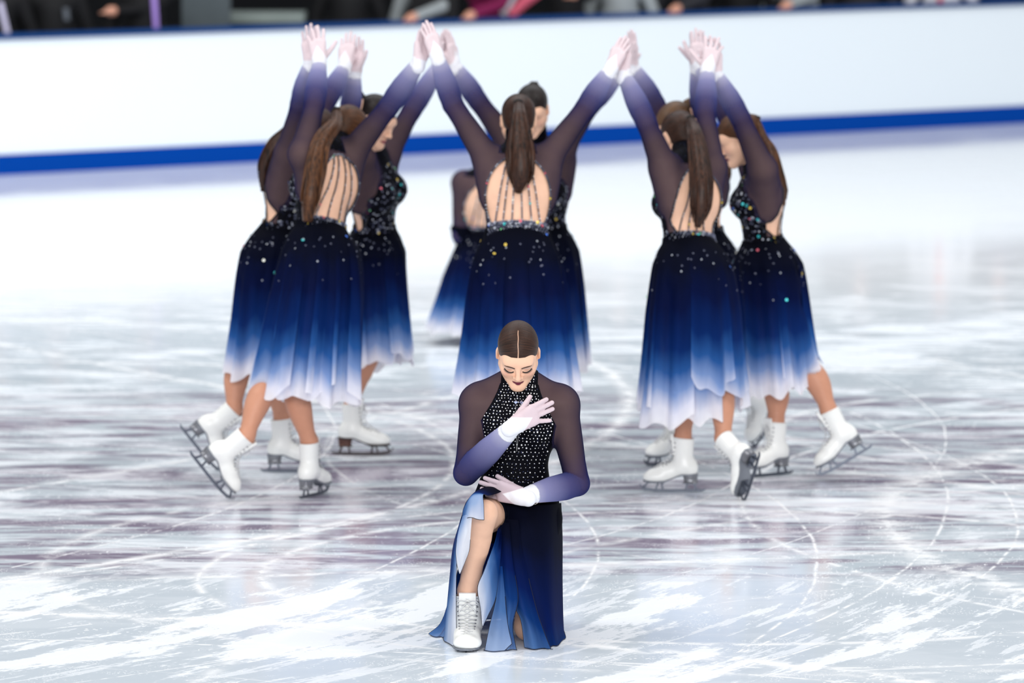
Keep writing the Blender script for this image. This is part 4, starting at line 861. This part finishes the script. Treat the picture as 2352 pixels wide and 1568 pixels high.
K_ = dict(pel=G(1120, 31.75, .50), neck=G(1126, 31.72, .965), head=G(1138, 31.92, 1.0), hF=(.1, .65, -.75), sw=.95,
    shR=G(1186, 31.75, .90), elR=G(1194, 31.72, .62), wrR=G(1150, 31.95, .74), tipR=G(1110, 31.98, .86), palmR=(0, -1, 0),
    shL=G(1064, 31.74, .90), elL=G(1056, 31.70, .61), wrL=G(1120, 31.95, .60), tipL=G(1180, 31.96, .62), palmL=(0, -1, 0),
    knR=G(1140, 31.9, .075), anR=G(1140, 31.5, .12), ffR=(0, .35, -.93), fuR=(0, .93, .35), knL=G(1082, 32.1, .50), anL=stand(1082, 32.1), ffL=(0, 1, 0), fuL=UPZ,
    hem=G(1096, 31.78, .05), A=.27, B=.30, panels=panels([.98, 1.0, .99, 1.0, .97, .99], 44, .05), nseq=500)
skater('person kneeling far behind the ring with her back turned, partly hidden by the nearest skater', K_, group='kneeling skaters', hv=.011, hh=.006, hair='hair_dark', seed=19)
# ------------------------------------------------------------------ the kneeling skater in front
H_ = dict(leg=.86, pel=W(1181, 1172, 20.90), neck=W(1193, 872, 20.90), head=W(1190, 812, 20.80), hF=(0.0, -.76, -.65), sw=.90, bust=.92, tight=(228, 182, 154),
    shR=W(1097, 926, 20.90), elR=W(1070, 1086, 20.84), wrR=W(1181, 978, 20.66), tipR=W(1268, 927, 20.70), palmR=(0, 1, .1),
    shL=W(1289, 928, 20.90), elL=W(1326, 1110, 20.86), wrL=W(1200, 1141, 20.68), tipL=W(1100, 1114, 20.72), palmL=(0, 1, .1),
    knR=W(1112, 1178, 20.55), anR=G(1075, 20.66, .100), ffR=(-.04, -1, -.06), fuR=(0, -.06, 1), knL=G(1212, 20.74, .062), anL=G(1222, 21.14, .12), ffL=(0, -.3, -.95), fuL=(0, -.95, .3),
    handR=hand_mesh('gloved_hand', (-3, -5, -8, -27), (3, 3, 3, 2), 24, -4, 1.0, .0022, True, (214, 194, 200), 1.16), handL=hand_mesh('gloved_hand', (3, 1, -2, -5), (4, 4, 5, 6), 16, 0, 1.0, .0022, True, (196, 178, 186), 1.14),
    opw=.115, bscale=(1.24, 1.0, .86), collar=-.004, ysplit=.0)
Hh = skater('person kneeling alone in front, bowed head, one gloved hand on chest and one at waist', H_, group='kneeling skaters', hv=.0065, hh=.0019, hero=True, hair='hair_brown', seed=20, skates=('white', 'white'), opening=True)
def patch(name, ctrl, nu=40, nv=48, rip=(0, 5, 0), mat=None, trim=True, label=None, edges=('b', 'l', 'r')):
    """chiffon panel: rows of measured control points, waist row first"""
    c = np.array([[list(W(p[0], p[1], p[2] + .07 * min(1, max(0, (20.56 - p[2]) / .1)) * (p[1] < 1340))) + [p[3]] for p in row] for row in ctrl])
    a = np.stack([spline(c[:, j], nv) for j in range(c.shape[1])], 1); a = np.stack([spline(a[i], nu) for i in range(nv)], 0)
    u = np.linspace(0, 1, nu)[None]; v = np.linspace(0, 1, nv)[:, None]
    a[..., 1] += rip[0] * v * np.sin(rip[1] * 2 * np.pi * u + rip[2] + 1.1 * v) + rip[0] * .45 * v * np.sin(rip[1] * 5.3 * u + 3 * v); a[..., 2] = np.maximum(a[..., 2], .004)
    a[..., :3] = drape(a[..., :3].reshape(-1, 3), Hh['body'], T.o, .006).reshape(nv, nu, 3)
    V = a[..., :3].reshape(-1, 3) - Hh['r0']; i = np.arange(nv - 1)[:, None] * nu; j = np.arange(nu - 1)[None]
    q = np.stack([i + j, i + nu + j, i + nu + j + 1, i + j + 1], -1).reshape(-1, 4)
    o = link('skirt_panel', mesh('skirt_panel', V, q, M['skirt_hero'], True, {'g': np.clip(a[..., 3], 0, 1).ravel()}), SKH, label)
    if trim:
        P3 = a[..., :3] - Hh['r0']; es = []
        s0 = int(nv * .35)
        if 'b' in edges: es.append(tube(P3[-1], .0011, 4))
        if 'l' in edges: es.append(tube(P3[s0:, 0], .0010, 4))
        if 'r' in edges: es.append(tube(P3[s0:, -1], .0010, 4))
        if es: es = joinm(es); link('rolled_hem', mesh('rolled_hem', es[0], es[1], M['navythread']), SKH)
    return o
T = Hh['T']; r0 = Hh['r0']
# upper skirt: a fitted yoke over the hips that the panels hang from
ny, nth = 14, 72; Vs, gs = [], []
for k in range(ny):
    f = k / (ny - 1); h = .12 - f * .235; th = np.linspace(0, 2 * np.pi, nth, endpoint=False)
    w_ = np.interp(h, T.hs, T.w) * 1.0 + .007 - .002 * f; d_ = np.interp(h, T.hs, T.d) + .014 + .008 * f; front = np.sin(th) > 0
    P_ = np.array([T.P(w_ * math.cos(a), (d_ + (.035 if math.sin(a) < 0 else .0)) * math.sin(a) * (1 + .012 * math.sin(9 * a)), h) for a in th]); Vs.append(P_)
V = drape(np.concatenate(Vs), Hh['body'], T.o, .009) - r0; i = np.arange(ny - 1)[:, None] * nth; j = np.arange(nth)[None]
q = np.stack([i + j, i + (j + 1) % nth, i + nth + (j + 1) % nth, i + nth + j], -1).reshape(-1, 4)
SKH = link('skirt', mesh('skirt', V, q, M['skirt_hero'], True, {'g': np.repeat(np.linspace(0, .10, ny), nth)}), Hh['rt'], 'long slit chiffon skirt, navy at the waist and pale at the hem')
# back of the skirt, pooled behind the kneeling leg
patch('back', [[(1098, 1150, 20.98, .12), (1130, 1150, 21.06, .1), (1190, 1150, 21.09, .1), (1250, 1150, 21.06, .1), (1284, 1150, 20.95, .1)],
               [(1062, 1260, 21.0, .35), (1120, 1265, 21.16, .32), (1190, 1265, 21.2, .3), (1250, 1265, 21.16, .3), (1286, 1260, 20.98, .3)],
               [(1042, 1370, 21.0, .5), (1105, 1370, 21.24, .48), (1190, 1370, 21.3, .46), (1255, 1370, 21.24, .46), (1289, 1370, 20.98, .42)],
               [(1036, 1470, 20.95, .6), (1100, 1452, 21.24, .55), (1190, 1446, 21.36, .52), (1260, 1452, 21.26, .54), (1296, 1478, 20.96, .52)]], rip=(.012, 4, 0), label='blue back panel of the skirt')
# big dark panel over the kneeling thigh, image right
patch('front', [[(1160, 1160, 20.76, .04), (1195, 1160, 20.745, .03), (1235, 1160, 20.765, .03), (1268, 1158, 20.82, .03), (1289, 1155, 20.93, .05), (1280, 1155, 21.03, .08)],
                [(1166, 1240, 20.69, .20), (1198, 1245, 20.665, .18), (1236, 1245, 20.70, .17), (1270, 1240, 20.79, .18), (1292, 1235, 20.94, .15), (1282, 1235, 21.05, .2)],
                [(1184, 1330, 20.66, .35), (1212, 1335, 20.64, .32), (1243, 1335, 20.68, .30), (1272, 1335, 20.77, .30), (1292, 1335, 20.93, .28), (1285, 1335, 21.05, .34)],
                [(1215, 1420, 20.64, .43), (1236, 1425, 20.62, .40), (1258, 1425, 20.66, .39), (1278, 1425, 20.76, .40), (1294, 1425, 20.92, .40), (1288, 1425, 21.04, .44)],
                [(1250, 1498, 20.60, .54), (1262, 1499, 20.60, .50), (1275, 1500, 20.64, .50), (1288, 1500, 20.72, .52), (1299, 1501, 20.84, .58), (1296, 1490, 20.98, .58)]], rip=(.016, 3, .6), label='dark navy front panel')
# mid blue panel in front of the kneeling shin, split to show the shin
patch('mid_right', [[(1150, 1190, 20.715, .10), (1170, 1192, 20.70, .08), (1190, 1194, 20.69, .08)],
                    [(1160, 1290, 20.65, .34), (1184, 1290, 20.64, .28), (1206, 1290, 20.635, .24)],
                    [(1176, 1380, 20.62, .56), (1202, 1385, 20.60, .48), (1230, 1390, 20.60, .42)],
                    [(1196, 1425, 20.60, .66), (1222, 1440, 20.585, .60), (1248, 1445, 20.59, .54)],
                    [(1205, 1492, 20.585, .74), (1238, 1500, 20.565, .70), (1270, 1500, 20.575, .64)]], rip=(.010, 1.5, .6), label='mid blue panel sweeping to the right')
patch('mid_left', [[(1142, 1200, 20.70, .14), (1158, 1200, 20.69, .12), (1170, 1200, 20.685, .10)],
                   [(1145, 1290, 20.64, .42), (1162, 1290, 20.63, .38), (1178, 1290, 20.63, .34)],
                   [(1150, 1370, 20.60, .60), (1172, 1375, 20.59, .56), (1190, 1372, 20.60, .54)],
                   [(1152, 1440, 20.58, .72), (1168, 1440, 20.56, .68), (1178, 1436, 20.57, .66)],
                   [(1150, 1496, 20.56, .82), (1168, 1506, 20.54, .78), (1188, 1500, 20.55, .74)]], rip=(.008, 1.5, 0), label='blue panel left of the slit')
patch('pale_mid', [[(1146, 1300, 20.625, .50), (1150, 1300, 20.62, .50), (1154, 1300, 20.62, .50)],
                   [(1140, 1370, 20.59, .66), (1150, 1370, 20.585, .66), (1160, 1368, 20.59, .64)],
                   [(1124, 1440, 20.56, .78), (1146, 1440, 20.545, .76), (1166, 1430, 20.55, .74)],
                   [(1111, 1506, 20.53, .86), (1140, 1510, 20.51, .86), (1176, 1478, 20.52, .82)]], rip=(.006, 1.2, 1), label='pale blue panel with a pointed hem')
# panels hanging from the raised thigh
patch('inner', [[(1146, 1200, 20.68, .22), (1149, 1203, 20.69, .18), (1153, 1206, 20.70, .14)],
                [(1136, 1245, 20.64, .55), (1144, 1250, 20.66, .46), (1152, 1250, 20.64, .36)],
                [(1112, 1310, 20.52, .85), (1128, 1315, 20.56, .70), (1146, 1320, 20.61, .52)],
                [(1097, 1350, 20.52, 1.0), (1116, 1370, 20.54, .88), (1138, 1375, 20.58, .66)],
                [(1104, 1400, 20.54, 1.0), (1110, 1410, 20.53, .96), (1122, 1412, 20.55, .80)],
                [(1107, 1432, 20.55, 1.0), (1109, 1437, 20.53, 1.0), (1112, 1434, 20.54, .95)]], rip=(.010, 1.2, 0), label='white edged panel falling right of the raised shin')
patch('thigh', [[(1112, 1118, 20.84, .03), (1128, 1112, 20.80, .02), (1146, 1112, 20.77, .02), (1166, 1120, 20.74, .03)],
                [(1092, 1132, 20.74, .12), (1108, 1120, 20.70, .10), (1126, 1120, 20.67, .10), (1144, 1132, 20.65, .10)],
                [(1074, 1148, 20.60, .34), (1090, 1130, 20.55, .38), (1108, 1130, 20.53, .36), (1122, 1138, 20.55, .34)],
                [(1064, 1170, 20.47, .56), (1080, 1142, 20.42, .72), (1098, 1136, 20.405, .78), (1110, 1136, 20.41, .80)],
                [(1062, 1185, 20.44, .60), (1078, 1160, 20.385, .78), (1098, 1158, 20.37, .86), (1111, 1160, 20.375, .86)],
                [(1060, 1200, 20.43, .64), (1076, 1188, 20.375, .90), (1096, 1192, 20.36, .94), (1112, 1194, 20.365, .92)]], rip=(.003, 2, 0), label='light blue drape over the raised knee')
patch('scarf', [[(1062, 1185, 20.42, .70), (1072, 1182, 20.385, .86), (1084, 1188, 20.37, .94)],
                [(1052, 1225, 20.42, .84), (1066, 1225, 20.37, .96), (1081, 1225, 20.37, 1.0)],
                [(1047, 1265, 20.44, .94), (1062, 1268, 20.40, 1.0), (1078, 1262, 20.41, 1.0)],
                [(1050, 1298, 20.47, 1.0), (1060, 1302, 20.44, 1.0), (1069, 1288, 20.45, 1.0)],
                [(1054, 1314, 20.50, 1.0), (1056, 1317, 20.48, 1.0), (1059, 1313, 20.49, 1.0)]], rip=(.006, 1, 0), label='white scarf-like point over the raised shin')
patch('outer', [[(1112, 1122, 20.86, .04), (1098, 1135, 20.84, .10), (1084, 1146, 20.74, .16), (1072, 1155, 20.62, .26)],
                [(1078, 1165, 20.90, .18), (1068, 1175, 20.80, .28), (1060, 1185, 20.66, .40), (1058, 1195, 20.52, .55)],
                [(1050, 1225, 20.92, .32), (1042, 1245, 20.82, .40), (1044, 1255, 20.68, .50), (1051, 1260, 20.54, .80)],
                [(1038, 1320, 20.94, .44), (1032, 1330, 20.84, .52), (1038, 1335, 20.70, .66), (1048, 1335, 20.58, .92)],
                [(1026, 1415, 20.92, .58), (1024, 1420, 20.82, .68), (1032, 1420, 20.70, .88), (1048, 1415, 20.62, 1.0)],
                [(1018, 1470, 20.90, .66), (1020, 1480, 20.78, .80), (1034, 1492, 20.66, .95), (1050, 1490, 20.62, 1.0)]], rip=(.014, 1.6, .4), label='outer panel down the raised leg, blue turning white')
patch('tail', [[(1030, 1380, 21.0, .50), (1034, 1385, 20.95, .55), (1040, 1390, 20.92, .55)],
               [(1012, 1430, 20.96, .60), (1020, 1435, 20.90, .64), (1028, 1438, 20.88, .66)],
               [(984, 1456, 20.90, .70), (1002, 1464, 20.86, .78), (1018, 1466, 20.84, .76)]], rip=(.008, 1.3, 0), label='small blue tail spread on the ice')
# rhinestones: rows fanning from the collar over the chest and down to the hips
def front_pts(xh, off=.0085):
    O = np.array([T.P(a, .34, b) for a, b in xh]); H, ok = trace(Hh['bo'], O, -T.F, off=.0); ok &= True; return H, ok
rg = np.random.default_rng(3); xh = []; rad = []
h = .56
while h > -.14:
    sp = np.interp(h, [-.14, .0, .12, .25, .35, .5, .56], [.034, .026, .019, .0145, .0125, .0105, .010]); wid = np.interp(h, [-.14, .05, .18, .3, .36, .42, .47, .5, .56], [.16, .13, .112, .13, .135, .092, .070, .062, .054])
    n = int(2 * wid / sp); row = (np.arange(n) - (n - 1) / 2) * sp
    for x in row:
        if rg.random() < np.interp(h, [-.14, .0, .1, .2], [.35, .65, .92, 1]): xh.append((x + rg.normal(0, .0011), h + rg.normal(0, .0014))); rad.append(rg.choice([.0016, .0021, .0026, .0034], p=[.3, .4, .22, .08]) * np.interp(h, [-.14, .1, .3], [.75, .85, 1.1]))
    h -= sp * .98
H, ok = front_pts(xh); rad = np.array(rad); H, rad = H[ok], rad[ok]; q = (H - Hh['C']) @ Hh['RH']
below = q[:, 2] < 2; 
parts = [sph(p - r0 + T.F * .0006, r_, 6, 4) for p, r_ in zip(H[below], rad[below])]
V, Fs = joinm(parts); link('rhinestones', mesh('rhinestones', V, Fs, M['stone'], True), Hh['rt'], 'white rhinestones on the bodice', True)
# stones scattered over the hips
st = []
for _ in range(46):
    a = rg.uniform(-1.0, .9); x_, h_ = rg.uniform(-.13, .15), rg.uniform(-.24, -.03); p = T.P(x_, .30, h_)
    st.append(p)
# two square crystals at the throat, dangling chains of small stones, baguette
for dx in (-.0105, .0105):
    p, ok = front_pts([(dx, .425)]); c = p[0] - r0 + T.F * .006
    V = np.array([[0, 0, .0095], [.0085, 0, 0], [0, 0, -.0095], [-.0085, 0, 0], [.003, .006, .003], [-.003, .006, .003], [-.003, .006, -.003], [.003, .006, -.003]]) @ T.R.T + c
    Fs = [np.array([[0, 5, 4], [0, 4, 1], [1, 4, 7], [1, 7, 2], [2, 7, 6], [2, 6, 3], [3, 6, 5], [3, 5, 0]]), np.array([[4, 5, 6, 7]])]
    link('brooch_crystal', mesh('brooch_crystal', V, Fs, M['crystal'], False), Hh['rt'], 'iridescent square crystal at the throat')
parts = []
for dx in (-.010, .010):
    H, ok = front_pts([(dx * (1 - t), .41 - t * .17) for t in np.linspace(0, 1, 34)]); parts += [sph(p - r0 + T.F * .001, .0013, 5, 4) for p in H[ok]]
for x_, h_, L_s in ((-.055, .36, .012), (-.042, .335, .015), (.075, .30, .012)):
    H, ok = front_pts([(x_, h_)]); parts.append(sph(H[0] - r0, .0034, 6, 4, (.9, .6, 2.2)))
V, Fs = joinm(parts); link('pendant_beads', mesh('pendant_beads', V, Fs, M['stone'], True), Hh['rt'], None, True)
# small studs on the glove cuffs
for s in 'RL':
    sh, el, wr = Hh['arms'][s]; d = nrm(np.asarray(H_['tip' + s]) - wr); pl = nrm(np.asarray(H_['palm' + s])); pl = nrm(pl - d * (pl @ d)); sd_ = np.cross(pl, d); parts = []
    for a, b in ((.022, .02), (.022, -.02), (.034, .014), (.034, -.015), (.046, .008), (.046, -.009), (.056, 0), (.030, 0)):
        parts.append(sph(wr + d * a + sd_ * b - pl * .0165 - r0, .0015, 6, 4))
    V, Fs = joinm(parts); link('glove_studs', mesh('glove_studs', V, Fs, M['navythread'] if s == 'R' else M['strap'], True), Hh['rt'], None, True)
# ------------------------------------------------------------------ people standing behind the boards
def bysider(label, px, D, jacket, z0=0., lean=0, turn=0, hands=(), extra=None, trousers=(20, 20, 26), hairc='hair_dark'):
    b = G(px, D); rt = root('person', tuple(b), label, 'person', 'people behind the boards')
    f = np.array([math.sin(turn), -math.cos(turn), 0]); x = np.cross(f, [0, 0, 1]); R = np.stack([x, f, [0, 0, 1]], 1)
    L = lambda p: R @ np.array(p, float)
    bod, jk, tr = Field(), Field(), Field()
    for s in (-1, 1):
        tr.seg(L((s * .10, 0, .92)), L((s * .11, .01, .50)), [.095, .065], .03); tr.seg(L((s * .11, .01, .50)), L((s * .11, -.01, .10)), [.065, .05], .02)
        bod.seg(L((s * .11, -.03, .06)), L((s * .12, .14, .04)), [.045, .04], .02); bod.seg(L((s * .11, -.01, .12)), L((s * .11, -.01, .05)), [.045, .045], .02)
    jk.seg(L((0, 0, .86)), L((0, lean * .5, 1.28)), [.15, .155, .16], .05); jk.seg(L((-.14, lean * .55, 1.38)), L((.14, lean * .55, 1.38)), [.085, .085], .06); jk.seg(L((-.09, 0, 1.0)), L((.09, 0, 1.0)), [.13, .13], .06)
    hd = L((0, lean * .7 + .02, 1.62)); bod.seg(L((0, lean * .6, 1.40)), hd, [.055, .05], .02); bod.ell(hd + L((0, 0, .04)), R, (.075, .095, .115), .02); bod.ell(hd + L((0, .09, .01)), R, (.012, .02, .02), .01)
    for s in (-1, 1): bod.ell(hd + L((s * .078, 0, .02)), R, (.01, .02, .03), .01)
    bod.seg(L((0, 0, .9)), L((0, lean * .6, 1.42)), [.10, .07], .03)
    for s in (-1, 1): bod.seg(L((0, 0, .9)), L((s * .11, .01, .50)), [.07, .045], .02); bod.seg(L((s * .11, .01, .50)), L((s * .11, -.01, .10)), [.045, .04], .02)
    hs_ = list(hands) + [None, None]
    for s, hp in zip((-1, 1), hs_[:2]):
        sh = L((s * .19, lean * .5, 1.38)); wr = L((s * .24, .06, .92)) if hp is None else np.array(hp) - b; mid = (sh + wr) / 2 + L((s * .07, -.08, -.05))
        jk.seg(sh, mid, [.065, .055], .03); jk.seg(mid, wr, [.055, .042], .01); d = nrm(wr - mid); bod.seg(L((0, lean * .5, 1.33)), sh, [.05, .04], .02); bod.seg(sh, mid, [.04, .036], .02); bod.seg(mid, wr, [.036, .03], .01)
        bod.seg(wr - d * .03, wr + d * .05, [.034, .042], .01)
        for k in range(4): bod.seg(wr + d * .05 + L(((k - 1.5) * .019, 0, 0)), wr + d * .12 + L(((k - 1.5) * .021, .01, -.012)), [.0105, .009], .004)
        bod.seg(wr + d * .02, wr + d * .055 + L((-s * .045, .01, 0)), [.014, .011], .01)
    cols = np.array(lin((206, 150, 126))[:3])
    for nm, fd, mt, hv in (('body', bod, M['skin'], .012), ('jacket', jk, jacket, .02), ('trousers', tr, pmat('trousers', trousers, .8), .02)):
        V, Fq = build(fd, hv, it=1); c = np.tile(cols, (len(V), 1))
        if nm == 'body': c[V[:, 2] < .3] = .02
        link(nm, mesh(nm, V, Fq, mt, True, {'Col': c}), rt)
    hf = Field(); hf.ell(hd + L((0, -.012, .055)), R, (.084, .098, .112), .02); V, Fq = build(hf, .012, it=1); q = (V - hd) @ R; Vx, Tt = clip(np.c_[V, V * 60], tri(Fq), np.maximum(q[:, 2] - .10, -.02 - q[:, 1]))
    link('hair', mesh('hair', Vx[:, :3], Tt, M[hairc], True, {'hc': Vx[:, 3:6]}), rt)
    if extra: extra(rt, b, L)
    return rt
def Dc(px, back=.0):   # distance of the boards (plus some) in image column px
    k = (px - 1176) / FPX; s = (A[0] - k * A[1]) / (k * bd[1] - bd[0]); return (A + bd * s)[1] + back
def J(n, c): return pmat(n, c, .75, 0, .3, .12, .3, 0, 12)
def onrail(px, back=.05): d = Dc(px, back); return G(px, d, 1.15)
def stripx(c, x0, x1, z0, z1, y=.17, nm='lanyard', lean=0):
    def f(rt, b, L):
        P_ = [(x0 - .022, z0), (x0 + .022, z0), (x1 + .022, z1), (x1 - .022, z1)]; V = np.array([L((a, yy, z)) for yy in (y, y + .006) for a, z in P_])
        i = np.arange(4); j = (i + 1) % 4; link(nm, mesh(nm, V, [np.concatenate([np.stack([i, j, j + 4, i + 4], -1), [[3, 2, 1, 0], [4, 5, 6, 7]]])], pmat(nm, c, .6), False), rt, None)
    return f
JB = J('black_cloth', (10, 10, 13)); JD = J('charcoal_cloth', (38, 38, 44)); JG = J('grey_cloth', (150, 156, 158)); JN = J('navy_cloth', (14, 28, 70)); JM = J('magenta_cloth', (120, 14, 70)); JW = J('white_cloth', (215, 215, 220))
bysider('person in black at far left behind the boards with a pale lilac lapel', -12, Dc(-12, .5), JB, extra=stripx((190, 185, 210), -.11, -.05, 1.10, 1.36))
bysider('person in a black suit behind the boards, second from the left edge', 120, Dc(120, .45), JB, turn=.2, extra=stripx((70, 76, 84), -.09, -.08, 1.20, 1.30, nm='badge'))
bysider('person in black behind the boards with a purple lanyard and a bent hand', 330, Dc(330, .45), JB, hands=(G(262, Dc(262, .32), 1.26), None), extra=stripx((150, 120, 196), -.11, -.085, 1.06, 1.44))
bysider('person in black trousers and top behind the boards, right of the grey table', 800, Dc(800, .5), JB, trousers=(30, 30, 34))
bysider('person in pale grey sleeves leaning a hand on the rail near the board centre', 985, Dc(985, .42), JG, hands=(onrail(952, -.0), None), extra=lambda rt, b, L: link('waistcoat', mesh('waistcoat', *[(lambda v: v)(box(L((-.20, -.10, .9)) * 0 + np.array([-.16, -.19, .9]), np.array([.24, -.10, 1.45])))[k] for k in (0, 1)], JB, False), rt))
bysider('person in a magenta top behind the boards beside the striped flag', 1122, Dc(1122, .55), JM, hands=(onrail(1085, 0), G(1128, Dc(1128, .25), 1.33)))
bysider('person in black behind the boards holding hands together, right of the flag', 1300, Dc(1300, .45), JB, hands=(G(1325, Dc(1325, .3), 1.27), G(1352, Dc(1352, .3), 1.30)))
bysider('person in a light grey jacket behind the boards', 1425, Dc(1425, .4), JG, turn=-.2)
bysider('person in charcoal behind the boards resting one hand on the rail', 1585, Dc(1585, .4), JD, hands=(onrail(1560, 0), None))
bysider('person in plain black behind the boards right of centre', 1700, Dc(1700, .5), JB)
bysider('person in a grey jacket behind the boards with a hand on the rail', 1838, Dc(1838, .4), JG, hands=(onrail(1815, 0), None))
bysider('person in charcoal behind the boards, third from the right', 1980, Dc(1980, .45), JD)
bysider('person in white with a red stripe behind the boards near the right edge', 2165, Dc(2165, .4), JW, extra=stripx((196, 30, 46), .03, .02, 1.0, 1.42, nm='red_stripe'))
bysider('person in navy behind the boards at the right edge', 2300, Dc(2300, .4), JN)
def standing_item(name, label, cat, parts_m):
    b = parts_m[0]; o = root(name, tuple(b), label, cat)
    for n, d, m in parts_m[1:]: link(n, mesh(n, d[0], d[1], m, False), o)
    return o
b = G(472, Dc(472, .5)); b[2] = 0
standing_item('screen', 'grey cloth screen standing behind the boards beside the black suit', 'screen', [b, ('panel', box((-.20, 0, .06), (.20, .05, 1.7)), J('screen_cloth', (72, 80, 84))), ('foot', box((-.22, -.15, 0), (-.14, .2, .06)), JD), ('foot', box((.14, -.15, 0), (.22, .2, .06)), JD)])
b = G(600, Dc(600, .8)); b[2] = 0; legs = [('leg', box((x, y, 0), (x + .04, y + .04, 1.12)), JD) for x in (-.34, .30) for y in (-.28, .24)]
standing_item('table', 'tall grey topped table behind the boards', 'table', [b, ('tabletop', box((-.36, -.3, 1.12), (.36, .3, 1.19)), J('table_grey', (128, 138, 134)))] + legs)
# striped flag held slanting over the rail
b = G(1195, Dc(1195, .22)); b[2] = 1.12; fr = root('flag', tuple(b), 'white, pink and blue striped flag held slanting over the rail', 'flag')
M['fw'] = J('flag_white', (214, 220, 228)); M['fp'] = J('flag_pink', (214, 96, 118)); M['fb'] = J('flag_blue', (16, 68, 176))
for nm, (x0, x1, w0, w1, z0, z1), m_ in (('white_stripe', (-.15, -.01, .05, .07, .0, .30), M['fw']), ('pink_stripe', (-.09, .16, .06, .09, .0, .22), M['fp']), ('blue_stripe', (.15, .36, .09, .11, .20, .36), M['fb'])):
    n = 14; V = []
    for k in range(n):
        t = k / (n - 1); xx = x0 + (x1 - x0) * t; z = z0 + (z1 - z0) * t; ww = w0 + (w1 - w0) * t; y = .02 * math.sin(5 * t)
        V += [[xx - ww * .6, y, z + ww * .3], [xx + ww * .6, y + .01, z - ww * .3], [xx + ww * .6, y + .018, z - ww * .3], [xx - ww * .6, y + .008, z + ww * .3]]
    i = np.arange(n - 1)[:, None] * 4; j = np.arange(4)[None]; q = np.stack([i + j, i + (j + 1) % 4, i + 4 + (j + 1) % 4, i + 4 + j], -1).reshape(-1, 4); e = np.array([[3, 2, 1, 0], [4 * n - 4, 4 * n - 3, 4 * n - 2, 4 * n - 1]])
    link(nm, mesh(nm, np.array(V), [np.concatenate([q, e])], m_), fr)
# ------------------------------------------------------------------ loose ice chips thrown up by the blades
rg = np.random.default_rng(9); n = 1500; cx = np.concatenate([rg.uniform(-2.6, 2.6, 900), rg.normal(1.45, .25, 600)]); cy = np.concatenate([rg.uniform(20.2, 28.5, 900), rg.normal(22.6, .7, 600)])
sz = rg.choice([.0016, .0028, .0045], n, p=[.6, .32, .08]) * rg.uniform(.7, 1.3, n); Vb = np.array([[1, 0, 0], [-.6, .8, 0], [-.5, -.9, 0], [0, 0, .8], [.9, .6, .2]]); Fb = np.array([[0, 4, 3], [4, 1, 3], [1, 2, 3], [2, 0, 3]])
a = rg.uniform(0, 6.28, n); V = Vb[None] * sz[:, None, None]; V = np.stack([V[..., 0] * np.cos(a)[:, None] - V[..., 1] * np.sin(a)[:, None] + cx[:, None], V[..., 0] * np.sin(a)[:, None] + V[..., 1] * np.cos(a)[:, None] + cy[:, None], V[..., 2] * .7 + .001], -1)
ch = link('ice_chips', mesh('ice_chips', V.reshape(-1, 3), (Fb[None] + (np.arange(n) * 5)[:, None, None]).reshape(-1, 3), pmat('snow_white', (250, 252, 255), .7)), None, 'tiny white ice shavings scattered over the rink surface', True); ch['category'] = 'ice shavings'
